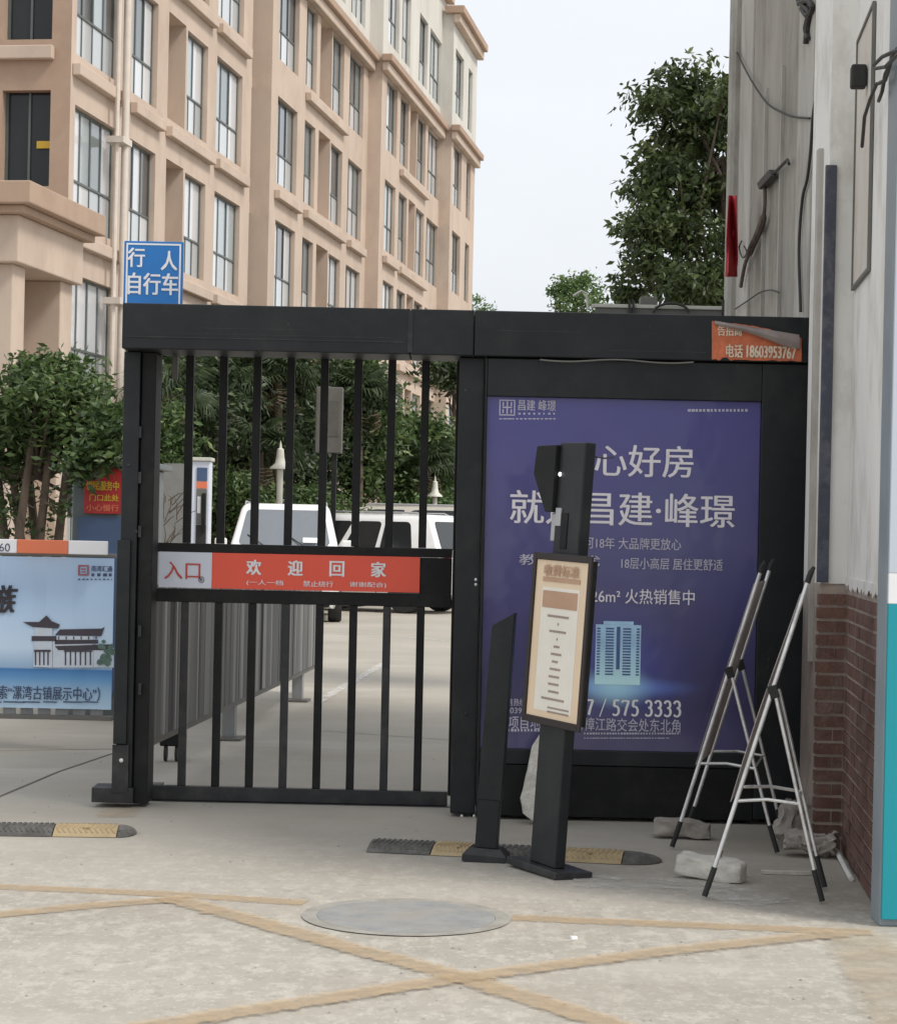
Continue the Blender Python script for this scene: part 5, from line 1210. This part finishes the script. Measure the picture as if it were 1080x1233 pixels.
# fan palms
def frond_mesh(m, R_=.62, nb=22, drop=.25, seed=0):
    rs = random.Random(seed); b = MB(); tn = []
    for i in range(nb):
        a = R(-125+250*i/(nb-1)); L_ = R_*(.75+.25*math.cos(a*.7))*rs.uniform(.9, 1.08)
        d = Vector((math.sin(a), math.cos(a), 0)); s = Vector((d.y, -d.x, 0)); base = d*.06
        m1 = base+d*L_*.55+Vector((0, 0, .03)); tp = base+d*L_+Vector((0, 0, -drop*L_*rs.uniform(.6, 1.6)))
        w1 = .026*R_/.62
        b.add([base-s*.004, base+s*.004, m1+s*w1+Vector((0, 0, .012)), m1-s*w1+Vector((0, 0, .012)), tp, m1+Vector((0, 0, -.012))], [(0, 1, 2, 5), (0, 5, 3), (5, 2, 4), (3, 5, 4)])
        tn += [min(1, max(0, rs.gauss(.35, .22)))]*6
    b.tube([(0, -.55, -.02), (0, 0, 0)], .011, 5); tn += [.3]*10
    o = b.build('frond', m, None, origin=(0, 0, 0)); me = o.data; bpy.data.objects.remove(o)
    at_ = me.attributes.new('tone', 'FLOAT', 'POINT'); at_.data.foreach_set('value', tn[:len(me.vertices)])
    return me
FR = [frond_mesh(L_palm, .62, 24, .25, s) for s in range(3)]+[frond_mesh(L_dry, .5, 18, .9, 9)]
def palm(label, px, py, Y, nf=20, sc=1.0, dry=3):
    c = at(px, py, Y); t = thing('fan_palm', label, 'palm', (c.x, Y, 0), group='fan palms beyond the gate')
    b = MB(); b.tube([(c.x, Y, 0), (c.x+.05, Y, c.z*.5), (c.x, Y, c.z)], [.11, .10, .09], 10); b.build('trunk', M_bark, t)
    for i in range(nf+dry):
        isd = i >= nf; az = i*2.399+random.uniform(-.3, .3); el = R(random.uniform(-10, 62)) if not isd else R(random.uniform(-65, -45))
        d = Vector((math.cos(az)*math.cos(el), math.sin(az)*math.cos(el), math.sin(el)))
        o = bpy.data.objects.new('frond', FR[3] if isd else FR[i % 3]); COL.objects.link(o); o.parent = t
        q = d.to_track_quat('Y', 'Z'); o.rotation_euler = (q.to_matrix()@Matrix.Rotation(random.uniform(-.5, .5), 3, 'Y')@Matrix.Rotation(R(-18), 3, 'X')).to_euler()
        o.location = Vector((0, 0, c.z))+d*.62*sc; o.scale = (sc,)*3
for lb, px, py, Y, sc in (('fan palm with drooping dry fronds at the left of the gate opening', 205, 475, 40, .85), ('fan palm with pale curling fronds behind the second and third bars', 262, 462, 43, .9),
                      ('low fan palm in front of the dark tree, behind the third and fourth bars', 312, 545, 44.5, .85), ('fan palm top between the middle bars', 335, 455, 46, .8),
                      ('fan palm just right of the tall grey box', 432, 480, 50, .9), ('fan palm above the right path lamp', 515, 562, 53, .8)):
    palm(lb, px, py, Y, 20, sc)

# ------------------------------------------------------------------ apartment building
dF = Vector((.152, 1, 0)).normalized(); nF = Vector((dF.y, -dF.x, 0))
O0 = Vector((-6.72, 38.8, 0))
def fs(px, py, off=0.0):
    a, bb = ray(px, py); p0 = O0+nF*off; Y = (p0.x*nF.x+p0.y*nF.y)/(a*nF.x+nF.y); p = Vector((a*Y, Y, 0)); return (p-O0).dot(dF), H+bb*Y
def FP(s, z, off=0.0): p = O0+dF*s+nF*off; return Vector((p.x, p.y, z))
bd = thing('apartment_building', 'long tan and cream apartment block with rows of tall windows', 'building', FP(20, 0))
def bar(name, m, s0, s1, z0, z1, o0, o1, bv=0, parent=bd):
    b = MB(); b.hexa([FP(s0, z0, o1), FP(s0, z0, o0), FP(s1, z0, o0), FP(s1, z0, o1), FP(s0, z1, o1), FP(s0, z1, o0), FP(s1, z1, o0), FP(s1, z1, o1)]); return b.build(name, m, parent, bevel=bv)
def glass_mat():
    m = bpy.data.materials.new('window_pane'); m.use_nodes = True; N, L, bs_ = nodes(m)
    oi = N.new('ShaderNodeObjectInfo'); r = N.new('ShaderNodeValToRGB'); r.color_ramp.interpolation = 'CONSTANT'; L.new(oi.outputs['Random'], r.inputs[0]); el = r.color_ramp.elements
    el[0].color = (.03, .036, .040, 1); el[1].position = .28; el[1].color = (.15, .18, .19, 1)
    for p_, c in ((.40, (.66, .67, .69)), (.72, (.36, .42, .44)), (.86, (.06, .075, .08))): e = el.new(p_); e.color = c+(1,)
    L.new(r.outputs[0], bs_.inputs['Base Color']); bs_.inputs['Roughness'].default_value = .35; bs_.inputs['Coat Weight'].default_value = 1; bs_.inputs['Coat Roughness'].default_value = .03; bs_.inputs['Coat IOR'].default_value = 1.9
    return m
def glass_low():  # lower panes: bright reflection put into the pale base colour
    m = bpy.data.materials.new('lower_pane_painted_sheen'); m.use_nodes = True; N, L, bs_ = nodes(m)
    oi = N.new('ShaderNodeObjectInfo'); r = N.new('ShaderNodeValToRGB'); L.new(oi.outputs['Random'], r.inputs[0]); el = r.color_ramp.elements
    el[0].color = (.38, .41, .42, 1); el[1].color = (.72, .74, .76, 1)
    L.new(r.outputs[0], bs_.inputs['Base Color']); bs_.inputs['Roughness'].default_value = .3; bs_.inputs['Coat Weight'].default_value = 1; bs_.inputs['Coat Roughness'].default_value = .04; bs_.inputs['Coat IOR'].default_value = 1.9
    return m
M_pane = glass_mat(); M_panel = glass_low()
unit_pane = {}
def hexa_fac(b, s0, s1, z0, z1, o0, o1): b.hexa([FP(s0, z0, o1), FP(s0, z0, o0), FP(s1, z0, o0), FP(s1, z0, o1), FP(s0, z1, o1), FP(s0, z1, o0), FP(s1, z1, o0), FP(s1, z1, o1)])
def window(s0, s1, z0, z1, off, n=2, nl=2):
    o = off-.14; t_ = .035; b = MB(); zm = z0+(z1-z0)*.37
    for a, c, e, f in ((s0, s1, z0, z0+t_), (s0, s1, z1-t_, z1), (s0, s1, zm, zm+t_*1.2)): hexa_fac(b, a, c, e, f, o-.03, o+.03)
    for a, c in ((s0, s0+t_), (s1-t_, s1)): hexa_fac(b, a, c, z0+t_, zm, o-.03, o+.029); hexa_fac(b, a, c, zm+t_*1.2, z1-t_, o-.03, o+.029)
    W_ = (s1-s0-2*t_)
    for i in range(1, n): x = s0+t_+W_*i/n; hexa_fac(b, x-.03, x+.03, zm+t_*1.2, z1-t_, o-.03, o+.025)
    for i in range(1, nl): x = s0+t_+W_*i/nl; hexa_fac(b, x-.018, x+.018, z0+t_, zm, o-.03, o+.02)
    w_ = b.build('window', M_frame, bd)
    for i in range(n):
        b = MB(); x0 = s0+t_+W_*i/n; hexa_fac(b, x0+.002, x0+W_/n-.002, zm+t_*1.2+.001, z1-t_-.001, o-.01, o+(.0 if i % 2 else .008)); b.build('pane', M_pane, w_)
    for i in range(nl):
        b = MB(); x0 = s0+t_+W_*i/nl; hexa_fac(b, x0+.002, x0+W_/nl-.002, z0+t_+.001, zm-.001, o-.01, o+.003); b.build('pane', M_panel, w_)
FL = [.85, 3.85, 6.85, 9.85, 12.85, 16.05]; WH = [2.1, 2.1, 2.1, 2.1, 2.1, 2.2]
ZC = 15.35; ZT = 20.3
def section(off, s0, s1, cols, ledges, top=ZT):
    """cols: (s0,s1,kind) kind w=window number of upper panes, r=deep recess"""
    opens = []
    for (a, c, kd) in cols:
        for k in range(6):
            if isinstance(kd, tuple): nu, nl_ = kd; opens.append((a, c, FL[k], FL[k]+WH[k], 'w', nu, nl_))
            elif k < 5: opens.append((a, c, FL[k]-.02, FL[k]+WH[k]+.05, 'r', 0, 0))
    ss = sorted({s0, s1, *[o[0] for o in opens], *[o[1] for o in opens]}); zs = sorted({0, ZC, top, *[o[2] for o in opens], *[o[3] for o in opens]})
    for lo, hi, m_, nm in ((0, ZC, M_tan, 'wall'), (ZC, top, M_cream, 'upper_wall')):
        b = MB(); zz = [z for z in zs if lo <= z <= hi]
        for i in range(len(ss)-1):
            for j in range(len(zz)-1):
                sm_, zm_ = (ss[i]+ss[i+1])/2, (zz[j]+zz[j+1])/2
                if any(o[0] < sm_ < o[1] and o[2] < zm_ < o[3] for o in opens): continue
                b.quad(FP(ss[i], zz[j], off), FP(ss[i+1], zz[j], off), FP(ss[i+1], zz[j+1], off), FP(ss[i], zz[j+1], off))
        for a, c, z0, z1, kd, nu, nl_ in opens:
            if not lo <= z0 < hi: continue
            dp = .32 if kd == 'w' else .9
            for P4 in ((FP(a, z0, off), FP(a, z1, off), FP(a, z1, off-dp), FP(a, z0, off-dp)), (FP(c, z0, off-dp), FP(c, z1, off-dp), FP(c, z1, off), FP(c, z0, off)),
                       (FP(a, z0, off-dp), FP(c, z0, off-dp), FP(c, z0, off), FP(a, z0, off)), (FP(a, z1, off), FP(c, z1, off), FP(c, z1, off-dp), FP(a, z1, off-dp))): b.quad(*P4)
            b.quad(FP(a, z0, off-dp), FP(c, z0, off-dp), FP(c, z1, off-dp), FP(a, z1, off-dp))
        # near side return
        if off > 0: b.quad(FP(s0, lo, off-1.2), FP(s0, lo, off), FP(s0, hi, off), FP(s0, hi, off-1.2))
        b.quad(FP(s1, lo, off), FP(s1, lo, off-1.2), FP(s1, hi, off-1.2), FP(s1, hi, off))
        b.build(nm, m_, bd)
    for a, c, z0, z1, kd, nu, nl_ in opens:
        if kd == 'w' and not (z0 < 3 and a > 12): window(a+.01, c-.01, z0+.01, z1-.01, off, nu, nl_)
    for a, c, ks in ledges:
        for k in ks: bar('ledge', M_tan, a, c, FL[k]-.42, FL[k]-.20, off+.002, off+.16, .02)
    # cornices
    bar('cornice', M_tand, s0-.15, s1+.05, ZC-.10, ZC+.12, off+.003, off+.32, .03); bar('cornice', M_tan, s0-.10, s1+.04, ZC-.38, ZC-.102, off+.003, off+.20, .03)
    bar('cornice', M_tand, s0-.2, s1+.1, top-.12, top+.15, off-.3, off+.38, .03); bar('cornice', M_tan, s0-.12, s1+.08, top-.42, top-.122, off+.003, off+.24, .03)
S = lambda px, py, off=0: fs(px, py, off)[0]
y1 = 200
s_l = S(84, y1)-.05; s_12 = S(301, y1)
A_ = (S(89, y1), S(141, y1)); B_ = (S(156, y1), S(187, y1)); RC = (S(200, y1), S(221, y1)); C_ = (S(223, y1), S(248, y1)); D_ = (S(259, y1), S(290, y1))
section(0, s_l, s_12, [(*A_, (4, 4)), (*B_, (3, 3)), (*RC, 'r'), (*C_, (2, 3)), (*D_, (3, 3))],
        [(A_[0]-.2, A_[1]+.15, (2, 3, 4, 5)), (B_[0]-.05, B_[1]+.2, (1, 2, 3, 4, 5)), (RC[0]-.1, C_[1]+.3, (1, 2, 3, 4, 5)), (D_[0]-.1, D_[1]+.3, (1, 2, 3, 4, 5))])
o2 = .35; s20 = S(325, y1, o2); s21 = S(443, y1, o2)
E_, F_c, R2, G_, H_ = [(S(a, y1, o2), S(c_, y1, o2)) for a, c_ in ((333, 357), (366, 379), (383, 397), (398, 412), (419, 436))]
section(o2, s20, s21, [(*E_, (3, 3)), (*F_c, (2, 2)), (*R2, 'r'), (*G_, (2, 2)), (*H_, (3, 3))],
        [(E_[0]-.2, E_[1]+.2, (3, 1)), (F_c[0], G_[1]+.1, (1, 2, 3, 4)), (H_[0], H_[1]+.2, (3, 1))])
o3 = .75; s30 = S(458, y1, o3); s31 = S(535, y1, o3)
I_, J_, R3, K_, L_c = [(S(a, y1, o3), S(c_, y1, o3)) for a, c_ in ((464, 477), (481, 491), (493, 501), (502, 512), (515, 529))]
section(o3, s30, s31, [(*I_, (3, 3)), (*J_, (2, 2)), (*R3, 'r'), (*K_, (2, 2)), (*L_c, (3, 3))],
        [(I_[0]-.2, I_[1]+.1, (3, 1)), (J_[0], K_[1]+.1, (1, 2, 3, 4)), (L_c[0], L_c[1], (2,))])
o4 = 1.15; s40 = S(543, y1, o4); s41 = S(572, y1, o4)
Mc, Nc = [(S(a, y1, o4), S(c_, y1, o4)) for a, c_ in ((546, 556), (562, 567))]
section(o4, s40, s41, [(*Mc, (3, 3)), (*Nc, (2, 2))], [(Mc[0], Mc[1], (1, 2))], ZT-.9)
# slots between the sections with their floor slabs and pipes
for a, c_, o_ in ((s_12, s20, 0), (s21, s30, o2), (s31, s40, o3)):
    bar('slot_wall', M_tand, a+.002, c_-.002, 0, ZT-.5, o_-1.0, o_-.5)  # shadowed recess: shade put into the darker stucco colour
    for k in range(1, 7): bar('slot_slab', M_tan, a+.01, c_-.01, 3*k+.0, 3*k+.25, o_-.499, o_-.12)
    b = MB(); b.tube([FP(a+(c_-a)*.6, 0, o_-.2), FP(a+(c_-a)*.6, ZT, o_-.2)], .07, 8); b.build('drainpipe', M_pipe, bd)
# pipes on the near section
sp1 = S(151, 150, .25)
b = MB(); b.tube([FP(sp1, 0, .25), FP(sp1, ZT, .25)], .07, 10); b.build('drainpipe', M_pipe, bd, smooth=True)
b = MB(); b.tube([FP(sp1-.30, 0, .18), FP(sp1-.30, ZT, .18)], .045, 8); b.build('drainpipe', M_pipe, bd, smooth=True)
for k in range(6): bar('pipe_clip', M_pipe, sp1-.4, sp1+.14, 2.6+3*k, 2.72+3*k, .003, .345)
# core, end wall and roof
b = MB(); b.hexa([FP(s_l+.4, 0, -1.25), FP(s_l+.4, 0, -13), FP(s41-.3, 0, -13), FP(s41-.3, 0, -1.25), FP(s_l+.4, ZT-.5, -1.25), FP(s_l+.4, ZT-.5, -13), FP(s41-.3, ZT-.5, -13), FP(s41-.3, ZT-.5, -1.25)]); b.build('core', M_tand, bd)
b = MB(); ew = s_l-.001
ops = [(-1.25, -.36, 7.45, 9.15), (-1.25, -.36, 10.05, 12.4), (-1.25, -.36, 13.0, 15.2), (-1.25, -.36, 1.5, 5.0)]
os_ = sorted({0, -13, -1.25, -.36}); zs = sorted({0, ZT-.1, *[o[2] for o in ops], *[o[3] for o in ops]})
for i in range(len(os_)-1):
    for j in range(len(zs)-1):
        om, zm = (os_[i]+os_[i+1])/2, (zs[j]+zs[j+1])/2
        if any(o[0] < om < o[1] and o[2] < zm < o[3] for o in ops): continue
        b.quad(FP(ew, zs[j], os_[i]), FP(ew, zs[j], os_[i+1]), FP(ew, zs[j+1], os_[i+1]), FP(ew, zs[j+1], os_[i]))
for a, c_, z0, z1 in ops:
    for P4 in ((FP(ew, z0, a), FP(ew, z1, a), FP(ew+.35, z1, a), FP(ew+.35, z0, a)), (FP(ew, z1, c_), FP(ew, z0, c_), FP(ew+.35, z0, c_), FP(ew+.35, z1, c_)), (FP(ew, z0, a), FP(ew+.35, z0, a), FP(ew+.35, z0, c_), FP(ew, z0, c_)), (FP(ew, z1, a), FP(ew, z1, c_), FP(ew+.35, z1, c_), FP(ew+.35, z1, a))): b.quad(*P4)
b.build('end_wall', M_tand, bd)  # face turned from the sun, its shade painted in with darker stucco
for a, c_, z0, z1 in ops[:3]:
    b = MB(); b.hexa([FP(ew+.22, z0, c_), FP(ew+.22, z0, a), FP(ew+.26, z0, a), FP(ew+.26, z0, c_), FP(ew+.22, z1, c_), FP(ew+.22, z1, a), FP(ew+.26, z1, a), FP(ew+.26, z1, c_)]); wn = b.build('window', M_glass, bd)
    b = MB()
    for q0, q1 in ((a, a+.05), (c_-.05, c_), ((a+c_)/2-.02, (a+c_)/2+.02)): b.hexa([FP(ew+.18, z0, q1), FP(ew+.18, z0, q0), FP(ew+.219, z0, q0), FP(ew+.219, z0, q1), FP(ew+.18, z1, q1), FP(ew+.18, z1, q0), FP(ew+.219, z1, q0), FP(ew+.219, z1, q1)])
    b.build('frame', M_frame, wn)
z0 = 8.0; b = MB()
for (o0, o1, za_, zc_, ) in ((-.66, -.42, 8.15, 8.28),): b.hexa([FP(ew+.17, za_, o1), FP(ew+.17, za_, o0), FP(ew+.175, za_, o0), FP(ew+.175, za_, o1), FP(ew+.17, zc_, o1), FP(ew+.17, zc_, o0), FP(ew+.175, zc_, o0), FP(ew+.175, zc_, o1)])
b.build('yellow_sticker', M_yel, bd)
for z0, z1 in ((9.68, 9.92), (12.6, 12.84), (15.5, 15.8)):
    b = MB(); b.hexa([FP(ew-.16, z0, -.30), FP(ew-.16, z0, -13), FP(ew-.002, z0, -13), FP(ew-.002, z0, -.30), FP(ew-.16, z1, -.30), FP(ew-.16, z1, -13), FP(ew-.002, z1, -13), FP(ew-.002, z1, -.30)]); b.build('ledge', M_tan, bd, bevel=.02)
# portico
po_ = 1.05
pn = fs(22, 300, po_)[0]; pfar = fs(100, 330, po_)[0]
def pbox(nm, m_, s0, s1, z0, z1, o0, o1, bv=.02): return bar(nm, m_, s0, s1, z0, z1, o0, o1, bv)
lz = 6.62
pbox('portico_ledge', M_tand, pn-.35, pfar+.25, lz-.34, lz, -6, po_+.30)
pbox('portico_ledge', M_tand, pn-.2, pfar+.15, lz-.46, lz-.342, -6, po_+.15)
pbox('portico_beam', M_tan, pn, pfar, lz-1.18, lz-.462, -6, po_)
pil1 = fs(13, 450, po_-.15)[0], fs(28, 450, po_-.15)[0]; pil2 = fs(71, 450, po_-.15)[0], pfar-.08
pbox('portico_pillar', M_tan, pil1[0], pil1[1], 0, lz-1.182, po_-1.0, po_-.15)
pbox('portico_pillar', M_tan, pil2[0], pil2[1], 0, lz-1.182, .003, po_-.15)
b = MB(); b.hexa([FP(pn+.5, 0, .0), FP(pn+.5, 0, -6), FP(s_l-.01, 0, -6), FP(s_l-.01, 0, 0), FP(pn+.5, lz-1.3, 0), FP(pn+.5, lz-1.3, -6), FP(s_l-.01, lz-1.3, -6), FP(s_l-.01, lz-1.3, 0)]); b.build('portico_back_wall', M_tand, bd)
